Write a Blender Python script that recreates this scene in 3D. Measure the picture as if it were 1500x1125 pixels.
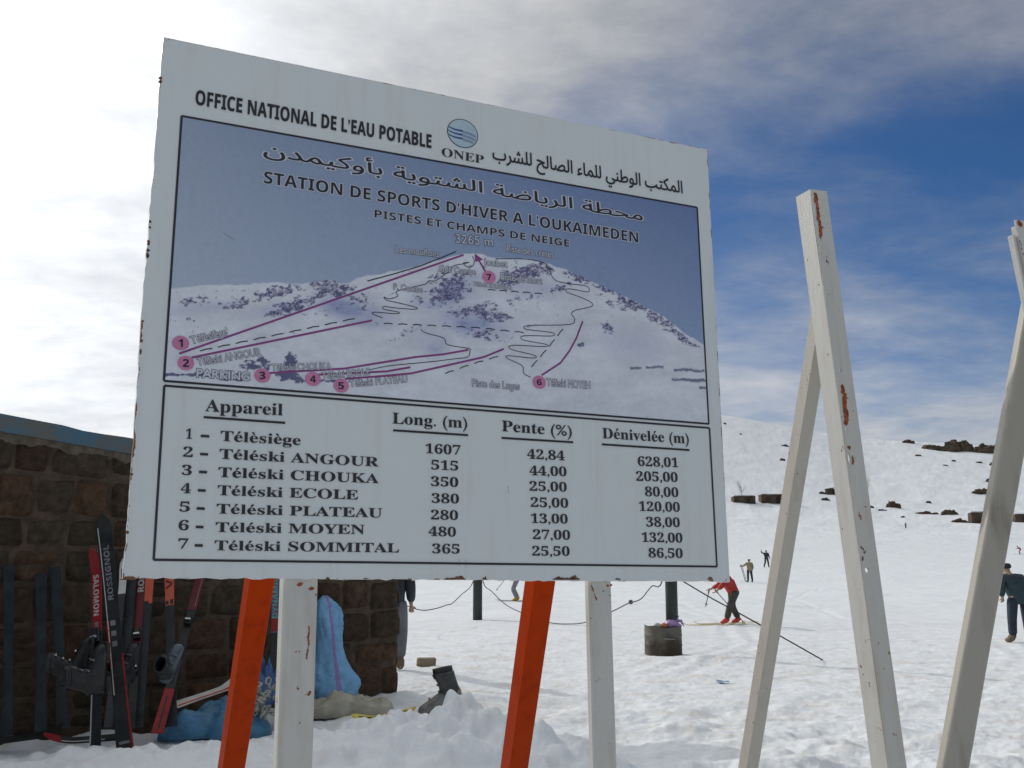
import bpy, bmesh, math, random
import numpy as np
from mathutils import Vector, Matrix, geometry

# ------------------------------------------------------------------ camera, sky, sun
for _o in list(bpy.data.objects):
    bpy.data.objects.remove(_o)
S = bpy.context.scene
COL = S.collection
random.seed(7)

EYE = 1.6
FPX = 1550.0                       # focal length in pixels of the 1500 x 1125 photograph
PITCH = math.radians(9.63)
cam = bpy.data.cameras.new('camera')
cam.sensor_width = 36.0
cam.lens = FPX / 1500.0 * 36.0
cam.clip_start = 0.05
cam.clip_end = 6000
cam_o = bpy.data.objects.new('camera', cam)
COL.objects.link(cam_o)
cam_o.location = (0, 0, EYE)
cam_o.rotation_euler = (math.pi / 2 + PITCH, 0, 0)
S.camera = cam_o

SUN_AZ, SUN_EL = math.radians(-46), math.radians(28)
SUN = Vector((math.sin(SUN_AZ) * math.cos(SUN_EL), math.cos(SUN_AZ) * math.cos(SUN_EL), math.sin(SUN_EL)))
sl = bpy.data.lights.new('sun', 'SUN')
sl.energy = 3.9
sl.angle = math.radians(1.5)
sl.color = (1.0, 0.94, 0.86)
sun_o = bpy.data.objects.new('sun', sl)
COL.objects.link(sun_o)
sun_o.rotation_euler = SUN.to_track_quat('Z', 'Y').to_euler()

S.view_settings.view_transform = 'Standard'
S.view_settings.look = 'None'
S.view_settings.exposure = -1.24
S.view_settings.gamma = 1.0
S.cycles.use_denoising = True
S.cycles.max_bounces = 6
S.cycles.diffuse_bounces = 4


class NT:
    """small helper to write node trees"""
    def __init__(self, tree):
        self.t = tree
        self.L = tree.links

    def n(self, kind, **kw):
        nd = self.t.nodes.new(kind)
        for k, v in kw.items():
            setattr(nd, k, v)
        return nd

    def put(self, sock, v):
        if hasattr(v, 'links') or hasattr(v, 'is_linked'):
            self.L.new(v, sock)
        else:
            sock.default_value = v

    def math(self, op, a, b=0.0, c=None, clamp=False):
        nd = self.n('ShaderNodeMath', operation=op)
        nd.use_clamp = clamp
        self.put(nd.inputs[0], a)
        self.put(nd.inputs[1], b)
        if c is not None:
            self.put(nd.inputs[2], c)
        return nd.outputs[0]

    def step(self, v, lo, hi, a=0.0, b=1.0):
        nd = self.n('ShaderNodeMapRange', interpolation_type='SMOOTHSTEP')
        self.put(nd.inputs[0], v)
        for i, x in enumerate((lo, hi, a, b)):
            self.put(nd.inputs[i + 1], x)
        return nd.outputs[0]

    def mix(self, f, a, b, blend='MIX'):
        nd = self.n('ShaderNodeMix', data_type='RGBA', blend_type=blend)
        self.put(nd.inputs[0], f)
        self.put(nd.inputs[6], a if hasattr(a, 'links') else (*a, 1)[:4])
        self.put(nd.inputs[7], b if hasattr(b, 'links') else (*b, 1)[:4])
        return nd.outputs[2]

    def noise(self, vec, scale, detail=4, rough=0.55, dist=0.0):
        nd = self.n('ShaderNodeTexNoise')
        if vec is not None:
            self.L.new(vec, nd.inputs['Vector'])
        nd.inputs['Scale'].default_value = scale
        nd.inputs['Detail'].default_value = detail
        nd.inputs['Roughness'].default_value = rough
        nd.inputs['Distortion'].default_value = dist
        return nd.outputs[0]

    def mapping(self, vec, scale=(1, 1, 1), rot=(0, 0, 0), loc=(0, 0, 0)):
        nd = self.n('ShaderNodeMapping')
        self.L.new(vec, nd.inputs[0])
        nd.inputs['Scale'].default_value = scale
        nd.inputs['Rotation'].default_value = rot
        nd.inputs['Location'].default_value = loc
        return nd.outputs[0]


world = bpy.data.worlds.new('World')
S.world = world
world.use_nodes = True
W = NT(world.node_tree)
bg = world.node_tree.nodes['Background']
bg.inputs[1].default_value = 0.14
sky = W.n('ShaderNodeTexSky', sky_type='NISHITA')
sky.sun_disc = False
sky.sun_elevation = SUN_EL
sky.sun_rotation = SUN_AZ
sky.altitude = 2600
sky.dust_density = 0.6
tc = W.n('ShaderNodeTexCoord')
D = tc.outputs['Generated']
sep = W.n('ShaderNodeSeparateXYZ')
W.L.new(D, sep.inputs[0])
dx, dy, dz = sep.outputs
dot = W.n('ShaderNodeVectorMath', operation='DOT_PRODUCT')
W.L.new(D, dot.inputs[0])
dot.inputs[1].default_value = SUN
cs = dot.outputs['Value']
# clouds lie on a flat layer: project the view direction onto it
zz = W.math('ADD', W.math('MAXIMUM', dz, 0.0), 0.16)
cx, cy = W.math('DIVIDE', dx, zz), W.math('DIVIDE', dy, zz)
cmb = W.n('ShaderNodeCombineXYZ')
W.L.new(cx, cmb.inputs[0]); W.L.new(cy, cmb.inputs[1])
P = cmb.outputs[0]
n_big = W.noise(W.mapping(P, (1.0, 1.0, 1), (0, 0, 0.5), (3.2, 1.7, 0)), 0.75, 6, 0.55, 0.3)
n_wisp = W.noise(W.mapping(P, (1.0, 1.25, 1), (0, 0, -0.35), (7.1, 2.2, 0)), 2.3, 7, 0.60, 0.25)
n_fine = W.noise(W.mapping(P, (1, 1, 1), (0, 0, 0), (1.3, 9.2, 0)), 9.0, 5, 0.6, 0.2)
veil = W.step(cs, 0.60, 0.93)                    # thin high cloud round the sun
top = W.step(dz, 0.34, 0.46)                     # a bank of cloud overhead
low = W.step(dz, 0.31, 0.10)                     # wisps lower down
cov = W.math('ADD', W.math('MULTIPLY', n_big, 0.50), W.math('MULTIPLY', n_wisp, 0.50))
bias = W.math('MULTIPLY', veil, 0.50)
bias = W.math('ADD', bias, W.math('MULTIPLY', top, 0.27))
bias = W.math('ADD', bias, W.math('MULTIPLY', W.step(dz, 0.5, 0.75), 0.45))
bias = W.math('ADD', bias, W.math('MULTIPLY', low, 0.34))
cover = W.step(W.math('ADD', cov, bias), 0.40, 0.98)
cover = W.math('MULTIPLY', cover, W.math('ADD', 0.78, W.math('MULTIPLY', n_fine, 0.35)), clamp=True)
glow = W.math('POWER', W.math('MAXIMUM', cs, 0.0), 9.0)
zen_fill = W.step(dz, 0.52, 0.80)                     # extra cloud brightness overhead, added out of view to lift the shaded snow
cl_b = W.math('ADD', W.step(cs, -0.3, 0.6, 2.6, 6.9), W.math('MULTIPLY', W.math('SUBTRACT', W.math('ADD', W.math('MULTIPLY', n_wisp, 0.65), W.math('MULTIPLY', n_fine, 0.35)), 0.5), 6.5))
cl_b = W.math('ADD', cl_b, W.math('ADD', W.math('MULTIPLY', W.math('MULTIPLY', glow, 27.0), W.step(n_wisp, 0.30, 0.66, 0.80, 1.12)), W.math('ADD', W.math('MULTIPLY', zen_fill, 6.5), W.math('MULTIPLY', W.step(dz, 0.33, 0.12), 2.6))))
cl_c = W.n('ShaderNodeVectorMath', operation='SCALE')
cl_c.inputs[0].default_value = (0.975, 0.995, 1.02)
W.L.new(cl_b, cl_c.inputs['Scale'])
blue = W.mix(1.0, sky.outputs[0], (0.50, 0.88, 1.30), 'MULTIPLY')
skyc = W.mix(cover, blue, cl_c.outputs[0])
W.L.new(skyc, bg.inputs[0])


# ------------------------------------------------------------------ pixel rays
_F = Vector((0, math.cos(PITCH), math.sin(PITCH)))
_U = Vector((0, -math.sin(PITCH), math.cos(PITCH)))
CAM = Vector((0, 0, EYE))


def ray(px, py):
    return Vector((1, 0, 0)) * (px - 750) + _U * (562.5 - py) + _F * FPX


def at(px, py, Y):
    r = ray(px, py)
    return CAM + r * (Y / r.y)


def project(p):
    d = p - CAM
    w = d.dot(_F)
    return 750 + FPX * d.x / w, 562.5 - FPX * d.dot(_U) / w


# ------------------------------------------------------------------ noise
def _hash(ix, iy, seed):
    h = (ix.astype(np.int64) * 374761393 + iy.astype(np.int64) * 668265263 + seed * 974711) & 0xffffffff
    h = ((h ^ (h >> 13)) * 1274126177) & 0xffffffff
    h = h ^ (h >> 16)
    return (h & 0xffffff) / float(0xffffff)


def vnoise(x, y, seed=0):
    ix, iy = np.floor(x), np.floor(y)
    fx, fy = x - ix, y - iy
    fx = fx * fx * fx * (fx * (fx * 6 - 15) + 10)
    fy = fy * fy * fy * (fy * (fy * 6 - 15) + 10)
    a, b = _hash(ix, iy, seed), _hash(ix + 1, iy, seed)
    c, d = _hash(ix, iy + 1, seed), _hash(ix + 1, iy + 1, seed)
    return (a + (b - a) * fx) * (1 - fy) + (c + (d - c) * fx) * fy - 0.5


def fbm(x, y, seed=0, oct=4, gain=0.5, lac=2.03):
    s, a = 0.0, 1.0
    for k in range(oct):
        c, sn = math.cos(k * 1.1 + 0.4), math.sin(k * 1.1 + 0.4)
        s = s + a * vnoise(x * c - y * sn + k * 17.3, x * sn + y * c - k * 9.1, seed + k * 31)
        x, y, a = x * lac, y * lac, a * gain
    return s


def sstep(x, a, b):
    t = np.clip((x - a) / (b - a), 0, 1)
    return t * t * (3 - 2 * t)


# ------------------------------------------------------------------ terrain
_rt = np.arange(0, 1600, 2.0)
_zt = np.interp(_rt, [0, 55, 80, 115, 180, 280, 330, 480, 600, 660, 760, 1600],
                [0, 0, .12, 1.3, 3.3, 10.5, 16.5, 46, 72.5, 76, 60, 20])
_k = np.ones(15) / 15
_zs = np.convolve(np.pad(_zt, 7, mode='edge'), _k, mode='valid')
_zt = np.where(_rt < 90, _zt, _zs)
_RIDGE_T = [-1.2, -0.6, -0.45, -0.36, -0.28, 0.0, 0.199, 0.245, 0.33, 0.368, 0.484, 0.8, 1.2]
_RIDGE_S = [0.3, 0.45, 0.55, 0.72, 1.0, 1.3, 1.20, 1.12, 1.005, 0.985, 0.93, 0.8, 0.5]
_TT = np.linspace(-2, 2, 801)
_TS = np.convolve(np.pad(np.interp(_TT, _RIDGE_T, _RIDGE_S), 6, mode='edge'), np.ones(13) / 13, mode='valid')
MOUNDS = [  # x, y, rx, ry, height: the ploughed heap of snow in front
    (-0.85, 8.5, 0.75, 0.55, 0.24), (-0.2, 8.55, 0.55, 0.5, 0.21), (0.35, 8.6, 0.6, 0.45, 0.13),
    (-1.6, 8.1, 0.6, 0.5, 0.12), (-2.4, 7.7, 0.9, 0.5, 0.12), (-3.4, 7.5, 1.2, 0.5, 0.10),
    (-0.50, 8.75, 0.20, 0.16, 0.10), (-1.28, 8.75, 0.22, 0.2, 0.09), (-0.30, 8.95, 0.16, 0.16, 0.09),
    (2.2, 9.2, 0.8, 0.5, 0.06), (1.4, 8.3, 0.7, 0.5, 0.08), (3.6, 8.8, 0.9, 0.5, 0.07),
    (-1.0, 12.3, 0.8, 0.7, 0.10), (3.35, 18.2, 1.0, 0.5, 0.07)]
_rm = random.Random(31)
for _ in range(46):                       # broken lumps along the heap
    _w = _rm.uniform(.05, .15)
    MOUNDS.append((_rm.uniform(-4.2, 1.3), _rm.uniform(7.3, 9.0), _w, _w * _rm.uniform(.6, 1.0), _w * _rm.uniform(.28, .62)))
for _ in range(60):                       # and across the rough ground to the right
    _w = _rm.uniform(.05, .20)
    MOUNDS.append((_rm.uniform(.6, 4.6), _rm.uniform(7.6, 10.6), _w, _w * _rm.uniform(.5, 1.0), _w * _rm.uniform(-.35, .42)))
# old ski and sledge tracks: points along each, in metres
TRACKS = [[(-2, 20), (3, 24), (9, 27), (18, 29)], [(-1, 33), (8, 36), (20, 36), (34, 33)], [(2, 16), (4.5, 22), (6, 32), (6, 48)], [(2.5, 16), (5, 22), (6.6, 32), (6.7, 48)],
          [(12, 20), (10, 32), (13, 50), (22, 75)], [(-3, 44), (10, 50), (24, 48), (40, 52)], [(6, 14), (9, 19), (11, 26), (10, 40)], [(0, 62), (14, 66), (30, 62), (48, 68)]]


def height(x, y):
    x = np.asarray(x, dtype=np.float64); y = np.asarray(y, dtype=np.float64)
    r = np.hypot(x, y)
    fwd = sstep(y / np.maximum(r, 1e-6), 0.35, 0.7)
    tx = x / np.maximum(y, 1e-3)
    rs = np.interp(np.where(y > 0, tx, np.sign(x) * 2), _TT, _TS)
    hill = np.interp(np.where(y > 0, y, 0), _rt, _zt)
    grow = sstep(y, 150, 520)
    z = hill * (1 + (rs - 1) * grow) * fwd
    z = z + fbm(x / 70, y / 70, 5, 4) * 1.5 * sstep(r, 180, 420) * fwd
    z = z + fbm(x / 7, y / 9, 9, 5, 0.60) * 0.48 * sstep(r, 160, 330) * fwd
    z = z + fbm(x / 6, y / 6, 11, 3) * 0.16 * sstep(r, 12, 40)
    # trampled snow near by
    lf = sstep(x, 1.0, -1.5)
    z = z + 0.12 * lf * sstep(y, 5.5, 7.5) * sstep(y, 26, 13)
    near = sstep(r, 2.5, 5) * sstep(r, 17, 8.5)
    lump = fbm(x / 0.42, y / 0.42, 21, 5, 0.55)
    cl = np.abs(fbm(x / 0.75, y / 0.75, 44, 4, 0.5))
    zone = 0.75 + 0.25 * sstep(x, -0.4, 1.4)
    big = np.maximum(fbm(x / 0.8 + 3, y / 0.8, 27, 4, 0.5), -0.12)
    z = z + near * ((lump * 0.050 - cl * 0.07 + big * 0.17) * zone + 0.01)
    mid = sstep(r, 8, 12) * sstep(r, 42, 16)
    ch = fbm(x / 0.30, y / 0.30, 70, 4, 0.6)
    z = z + mid * (0.026 * ch + 0.022 * np.maximum(fbm(x / 0.5, y / 0.5, 61, 3), 0.05))
    far = sstep(r, 24, 45)
    z = z + far * sstep(r, 260, 120) * 0.05 * fbm(x / 1.4, y / 2.4, 77, 4, 0.6)
    for mx, my, rx, ry, h in MOUNDS:
        q = ((x - mx) / rx) ** 2 + ((y - my) / ry) ** 2
        k = np.nonzero(q < 7)
        if len(k[0]):
            z[k] = z[k] + h * np.exp(-q[k]) * (1 + 0.5 * fbm(x[k] / 0.18, y[k] / 0.18, 90, 3))
    for tr in TRACKS:
        tx_, ty_ = [p[0] for p in tr], [p[1] for p in tr]
        k = np.nonzero((x > min(tx_) - 1) & (x < max(tx_) + 1) & (y > min(ty_) - 1) & (y < max(ty_) + 1))
        if not len(k[0]):
            continue
        px_, py_ = x[k], y[k] + 0.3 * fbm(x[k] / 5, x[k] * 0, 3, 2)
        dm = np.full(px_.shape, 9.0)
        for (ax_, ay_), (bx_, by_) in zip(tr, tr[1:]):
            l2 = (bx_ - ax_) ** 2 + (by_ - ay_) ** 2
            t = np.clip(((px_ - ax_) * (bx_ - ax_) + (py_ - ay_) * (by_ - ay_)) / l2, 0, 1)
            dm = np.minimum(dm, np.hypot(px_ - ax_ - t * (bx_ - ax_), py_ - ay_ - t * (by_ - ay_)))
        z[k] = z[k] - 0.013 * np.exp(-(dm / 0.11) ** 2) + 0.005 * np.exp(-((dm - 0.25) / 0.1) ** 2)
    return z


def hz(x, y):
    return float(height(np.array([x]), np.array([y]))[0])


_T = np.geomspace(1.5, 1500, 9000)


def ground(px, py):
    r = ray(px, py)
    r = r / r.y
    x, y, z = r.x * _T, _T, EYE + r.z * _T
    below = np.nonzero(z < height(x, y))[0]
    t = _T[below[0]] if len(below) else 700.0
    return Vector((r.x * t, t, hz(r.x * t, t)))


# ------------------------------------------------------------------ materials
MATS = {}


def mat(name, color, rough=0.6, metal=0.0, var=0.12, scale=8.0, bump=0.0, bscale=30.0, spec=None, coord='Object'):
    if name in MATS:
        return MATS[name]
    m = bpy.data.materials.new(name)
    m.use_nodes = True
    t = NT(m.node_tree)
    b = m.node_tree.nodes['Principled BSDF']
    c = t.n('ShaderNodeTexCoord').outputs[coord]
    f = t.noise(c, scale, 5, 0.6)
    lo = tuple(max(0, x * (1 - var)) for x in color)
    hi = tuple(min(1, x * (1 + var)) for x in color)
    t.L.new(t.mix(t.step(f, 0.3, 0.7), lo, hi), b.inputs['Base Color'])
    b.inputs['Roughness'].default_value = rough
    b.inputs['Metallic'].default_value = metal
    if spec is not None:
        b.inputs['Specular IOR Level'].default_value = spec
    if bump:
        bn = t.n('ShaderNodeBump')
        bn.inputs['Strength'].default_value = bump
        bn.inputs['Distance'].default_value = 0.02
        t.L.new(t.noise(c, bscale, 5, 0.6), bn.inputs['Height'])
        t.L.new(bn.outputs[0], b.inputs['Normal'])
    MATS[name] = m
    return m


def mat_attr(name, rough=0.8, bump=0.0, bscale=30, var=0.15, scale=10, spec=0.3):
    m = bpy.data.materials.new(name)
    m.use_nodes = True
    t = NT(m.node_tree)
    b = m.node_tree.nodes['Principled BSDF']
    a = t.n('ShaderNodeVertexColor', layer_name='Col').outputs[0]
    c = t.n('ShaderNodeTexCoord').outputs['Object']
    f = t.step(t.noise(c, scale, 5, 0.65), 0.25, 0.75, 1 - var, 1 + var)
    sc = t.n('ShaderNodeVectorMath', operation='SCALE')
    t.L.new(a, sc.inputs[0]); t.L.new(f, sc.inputs['Scale'])
    t.L.new(sc.outputs[0], b.inputs['Base Color'])
    b.inputs['Roughness'].default_value = rough
    b.inputs['Specular IOR Level'].default_value = spec
    if bump:
        bn = t.n('ShaderNodeBump')
        bn.inputs['Strength'].default_value = bump
        bn.inputs['Distance'].default_value = 0.02
        t.L.new(t.noise(c, bscale, 6, 0.65), bn.inputs['Height'])
        t.L.new(bn.outputs[0], b.inputs['Normal'])
    return m


def snow_material():
    m = bpy.data.materials.new('snow')
    m.use_nodes = True
    t = NT(m.node_tree)
    b = m.node_tree.nodes['Principled BSDF']
    c = t.n('ShaderNodeTexCoord').outputs['Object']
    dirt = t.noise(t.mapping(c, (1, 1.6, 1)), 1.1, 7, 0.68, 0.4)
    d2 = t.noise(c, 6.0, 6, 0.7)
    sp = t.n('ShaderNodeSeparateXYZ'); t.L.new(c, sp.inputs[0])
    dist = t.math('SQRT', t.math('ADD', t.math('POWER', sp.outputs[0], 2.0), t.math('POWER', sp.outputs[1], 2.0)))
    nearf = t.math('MULTIPLY', t.step(dist, 60.0, 14.0), t.step(dist, 8.0, 10.0, 0.45, 1.0))
    k = t.math('MULTIPLY', t.step(t.math('ADD', t.math('MULTIPLY', dirt, 0.6), t.math('MULTIPLY', d2, 0.4)), 0.45, 0.66), nearf)
    col = t.mix(t.math('MULTIPLY', k, 0.48), (0.79, 0.82, 0.835), (0.56, 0.46, 0.35))
    t.L.new(col, b.inputs['Base Color'])
    b.inputs['Roughness'].default_value = 0.65
    b.inputs['Specular IOR Level'].default_value = 0.25
    bn = t.n('ShaderNodeBump')
    bn.inputs['Strength'].default_value = 0.5
    bn.inputs['Distance'].default_value = 0.03
    coarse = t.math('MULTIPLY', t.noise(c, 0.8, 8, 0.75), t.step(dist, 40.0, 200.0, 0.0, 16.0))
    t.L.new(t.math('ADD', t.noise(c, 14.0, 8, 0.7), coarse), bn.inputs['Height'])
    t.L.new(bn.outputs[0], b.inputs['Normal'])
    return m


def painted_metal(name, color, rust, chip=0.70, rough=0.5, dirt=(0.42, 0.37, 0.30), streak=1.0, spec=0.3):
    """paint with rust chips and vertical grime streaks"""
    m = bpy.data.materials.new(name)
    m.use_nodes = True
    t = NT(m.node_tree)
    b = m.node_tree.nodes['Principled BSDF']
    c = t.n('ShaderNodeTexCoord').outputs['Object']
    g = t.noise(t.mapping(c, (14, 14, 1.2)), 1.6, 6, 0.65)
    g2 = t.noise(c, 3.0, 5, 0.6)
    col = t.mix(t.math('MULTIPLY', t.step(t.math('ADD', t.math('MULTIPLY', g, 0.6), t.math('MULTIPLY', g2, 0.4)), 0.46, 0.72), 0.55 * streak), color, dirt)
    sp = t.noise(c, 42.0, 3, 0.5)
    spots = t.step(t.math('ADD', sp, t.math('MULTIPLY', t.math('SUBTRACT', g2, 0.5), 0.25)), chip, chip + 0.03)
    col = t.mix(spots, col, rust)
    t.L.new(col, b.inputs['Base Color'])
    b.inputs['Roughness'].default_value = rough
    bn = t.n('ShaderNodeBump')
    b.inputs['Specular IOR Level'].default_value = spec
    bn.inputs['Strength'].default_value = 0.22
    bn.inputs['Distance'].default_value = 0.006
    drip = t.noise(t.mapping(c, (60, 60, 7)), 1.0, 5, 0.65)
    t.L.new(t.math('ADD', t.math('MULTIPLY', drip, 1.2), t.math('MULTIPLY', t.noise(c, 70.0, 3, 0.5), 0.5)), bn.inputs['Height'])
    t.L.new(bn.outputs[0], b.inputs['Normal'])
    return m


M_SNOW = snow_material()
M_WHITE = painted_metal('white_paint', (0.57, 0.56, 0.515), (0.26, 0.08, 0.03), 0.695, streak=1.35)
M_WHITE2 = painted_metal('weathered_white_paint', (0.47, 0.445, 0.39), (0.22, 0.09, 0.04), 0.695, dirt=(0.36, 0.31, 0.25))
M_ORANGE = painted_metal('orange_paint', (0.36, 0.033, 0.001), (0.22, 0.05, 0.02), 0.80, dirt=(0.17, 0.012, 0.001), streak=1.2, spec=0.05)
M_RUST = mat('rust', (0.30, 0.075, 0.022), 0.9, var=0.45, scale=60)
M_RUSTDARK = mat('dark_rust', (0.16, 0.075, 0.035), 0.9, var=0.5, scale=50, bump=0.6, bscale=80)
M_INK = mat('black_ink', (0.022, 0.021, 0.024), 0.5, var=0.2)
M_PALE = mat('pale_ink', (0.58, 0.60, 0.66), 0.5, var=0.05)
M_GREYINK = mat('grey_ink', (0.085, 0.085, 0.11), 0.5, var=0.1)
M_PINK = mat('pink_ink', (0.56, 0.20, 0.36), 0.5, var=0.06)
M_MAUVE = mat('mauve_ink', (0.25, 0.055, 0.21), 0.5, var=0.08)
M_LOGO = mat('logo_blue', (0.05, 0.085, 0.27), 0.5, var=0.05)
M_LOGOP = mat('logo_pale_blue', (0.42, 0.54, 0.60), 0.5, var=0.05)
M_BLACK = mat('black_plastic', (0.016, 0.016, 0.016), 0.35, spec=.3, var=0.3, scale=20)
M_DGREY = mat('dark_grey_plastic', (0.026, 0.026, 0.026), 0.38, spec=.3, var=0.3, scale=14)
M_GREY = mat('grey_plastic', (0.14, 0.15, 0.16), 0.4, var=0.25, scale=14)
M_STEEL = mat('steel', (0.45, 0.46, 0.47), 0.3, metal=0.9, var=0.15)
M_SLATE = mat('slate_ski_base', (0.026, 0.034, 0.037), 0.42, spec=.18, var=0.25, scale=9)
M_SKIBLK = mat('black_ski_top', (0.020, 0.022, 0.022), 0.3, spec=.18, var=0.3, scale=9)
M_SKIRED = mat('red_ski_top', (0.27, 0.016, 0.018), 0.3, spec=.18, var=0.15, scale=9)
M_MAROON = mat('maroon_ski_top', (0.13, 0.018, 0.026), 0.3, spec=.18, var=0.2, scale=9)
M_SKIOR = mat('orange_ski_top', (0.55, 0.075, 0.018), 0.35, var=0.1, scale=9)
M_SKIWH = mat('white_ski_top', (0.62, 0.61, 0.56), 0.4, var=0.1, scale=9)
M_SKIYE = mat('yellow_ski_top', (0.55, 0.42, 0.03), 0.4, var=0.2, scale=9)
M_PURPLE = mat('purple_ski_top', (0.10, 0.05, 0.16), 0.4, var=0.2, scale=9)
M_TEAL = mat('teal_lettering', (0.05, 0.36, 0.28), 0.4, var=0.1)
M_WHITEINK = mat('white_lettering', (0.42, 0.42, 0.39), 0.4, var=0.05)
M_SACK = mat('blue_woven_sack', (0.19, 0.42, 0.66), 0.55, var=0.14, scale=16, bump=0.5, bscale=60)
M_SACKST = mat('pink_stripe', (0.27, 0.20, 0.42), 0.55, var=0.12, scale=16)
M_TARP = mat('blue_tarpaulin', (0.055, 0.18, 0.31), 0.5, var=0.28, scale=7, bump=0.5, bscale=28)
M_PALESACK = mat('pale_plastic_sack', (0.42, 0.40, 0.31), 0.5, var=0.22, scale=6, bump=0.5, bscale=24)
M_LATTICE = mat('grey_rubber', (0.36, 0.36, 0.32), 0.7, var=0.3, scale=20)
M_POLE = mat('dark_green_pole', (0.020, 0.030, 0.026), 0.55, var=0.3, scale=3, bump=0.3)
M_ROPE = mat('rope', (0.05, 0.045, 0.04), 0.8, var=0.3)
M_ROCK = mat('brown_rock', (0.085, 0.060, 0.038), 0.95, var=0.45, scale=0.5, bump=0.9, bscale=1.2)
M_BRICK = mat('tan_block', (0.30, 0.24, 0.16), 0.9, var=0.2, scale=20, bump=0.6, bscale=60)
M_BARK = mat('pale_bark', (0.30, 0.25, 0.21), 0.9, var=0.2)
M_STONE = mat_attr('stone_blocks', 0.92, bump=1.0, bscale=34, var=0.45, scale=13)
M_MORTAR = mat('mortar', (0.092, 0.064, 0.040), 0.95, var=0.35, scale=7, bump=0.9, bscale=30)
M_SKIN = mat('skin', (0.42, 0.25, 0.17), 0.6, var=0.08)
M_HAIR = mat('dark_hair', (0.02, 0.016, 0.013), 0.7, var=0.2)


# ------------------------------------------------------------------ object helpers
def tag(o, label=None, cat=None, group=None, kind=None):
    if label: o['label'] = label
    if cat: o['category'] = cat
    if group: o['group'] = group
    if kind: o['kind'] = kind
    return o


def link(name, me, mats=(), parent=None, smooth=None):
    o = bpy.data.objects.new(name, me)
    COL.objects.link(o)
    for m in (mats if isinstance(mats, (list, tuple)) else [mats]):
        me.materials.append(m)
    if smooth is not None:
        me.polygons.foreach_set('use_smooth', [smooth] * len(me.polygons))
    if parent is not None:
        o.parent = parent
        o.matrix_parent_inverse = parent.matrix_basis.inverted()
    return o


def empty(name, loc, label, cat, group=None):
    o = bpy.data.objects.new(name, None)
    COL.objects.link(o)
    o.empty_display_size = 0.2
    o.location = loc
    return tag(o, label, cat, group)


class MB:
    """collects faces and links them as one mesh"""
    def __init__(self):
        self.v, self.f, self.m = [], [], []

    def add(self, vs, fs, mi=0):
        b = len(self.v)
        self.v += [tuple(v) for v in vs]
        self.f += [tuple(i + b for i in f) for f in fs]
        self.m += [mi] * len(fs)

    def loft(self, rings, mi=0, caps=True, closed=True):
        n = len(rings[0])
        vs = [p for r in rings for p in r]
        fs = []
        for i in range(len(rings) - 1):
            for j in range(n if closed else n - 1):
                k = (j + 1) % n
                fs.append((i * n + j, i * n + k, (i + 1) * n + k, (i + 1) * n + j))
        if caps and closed:
            fs.append(tuple(reversed(range(n))))
            fs.append(tuple((len(rings) - 1) * n + j for j in range(n)))
        self.add(vs, fs, mi)

    def tube(self, pts, r, n=8, mi=0):
        pts = [Vector(p) for p in pts]
        rs = r if isinstance(r, (list, tuple)) else [r] * len(pts)
        rings, prev = [], None
        for i, p in enumerate(pts):
            t = (pts[min(i + 1, len(pts) - 1)] - pts[max(i - 1, 0)]).normalized()
            if prev is None:
                prev = t.orthogonal().normalized()
            a = (prev - t * prev.dot(t)).normalized()
            b = t.cross(a)
            prev = a
            rings.append([p + (a * math.cos(q) + b * math.sin(q)) * rs[i] for q in [2 * math.pi * k / n for k in range(n)]])
        self.loft(rings, mi)

    def box(self, c, ax, ay, az, mi=0, bev=0.0):
        """c centre, ax ay az half-extent vectors"""
        c, ax, ay, az = Vector(c), Vector(ax), Vector(ay), Vector(az)
        if bev <= 0:
            ring = lambda s: [c + az * s - ax - ay, c + az * s + ax - ay, c + az * s + ax + ay, c + az * s - ax + ay]
            self.loft([ring(-1), ring(1)], mi)
            return
        lx, ly, lz = ax.length, ay.length, az.length
        def ring(s, q):
            kx, ky = 1 - q / lx, 1 - q / ly
            b = bev
            ex, ey = max(kx - b / lx, 0), max(ky - b / ly, 0)
            o = c + az * s
            return [o - ax * ex - ay * ky, o + ax * ex - ay * ky, o + ax * kx - ay * ey, o + ax * kx + ay * ey,
                    o + ax * ex + ay * ky, o - ax * ex + ay * ky, o - ax * kx + ay * ey, o - ax * kx - ay * ey]
        k = 1 - bev / lz
        self.loft([ring(-1, bev), ring(-k, 0), ring(k, 0), ring(1, bev)], mi)

    def build(self, name, mats, parent=None, smooth=False):
        me = bpy.data.meshes.new(name)
        me.from_pydata(self.v, [], self.f)
        o = link(name, me, mats, parent, smooth)
        if any(self.m):
            me.polygons.foreach_set('material_index', self.m)
        me.update()
        return o


def world_to_parent(o, parent):
    o.parent = parent
    o.matrix_parent_inverse = parent.matrix_basis.inverted()


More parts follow.
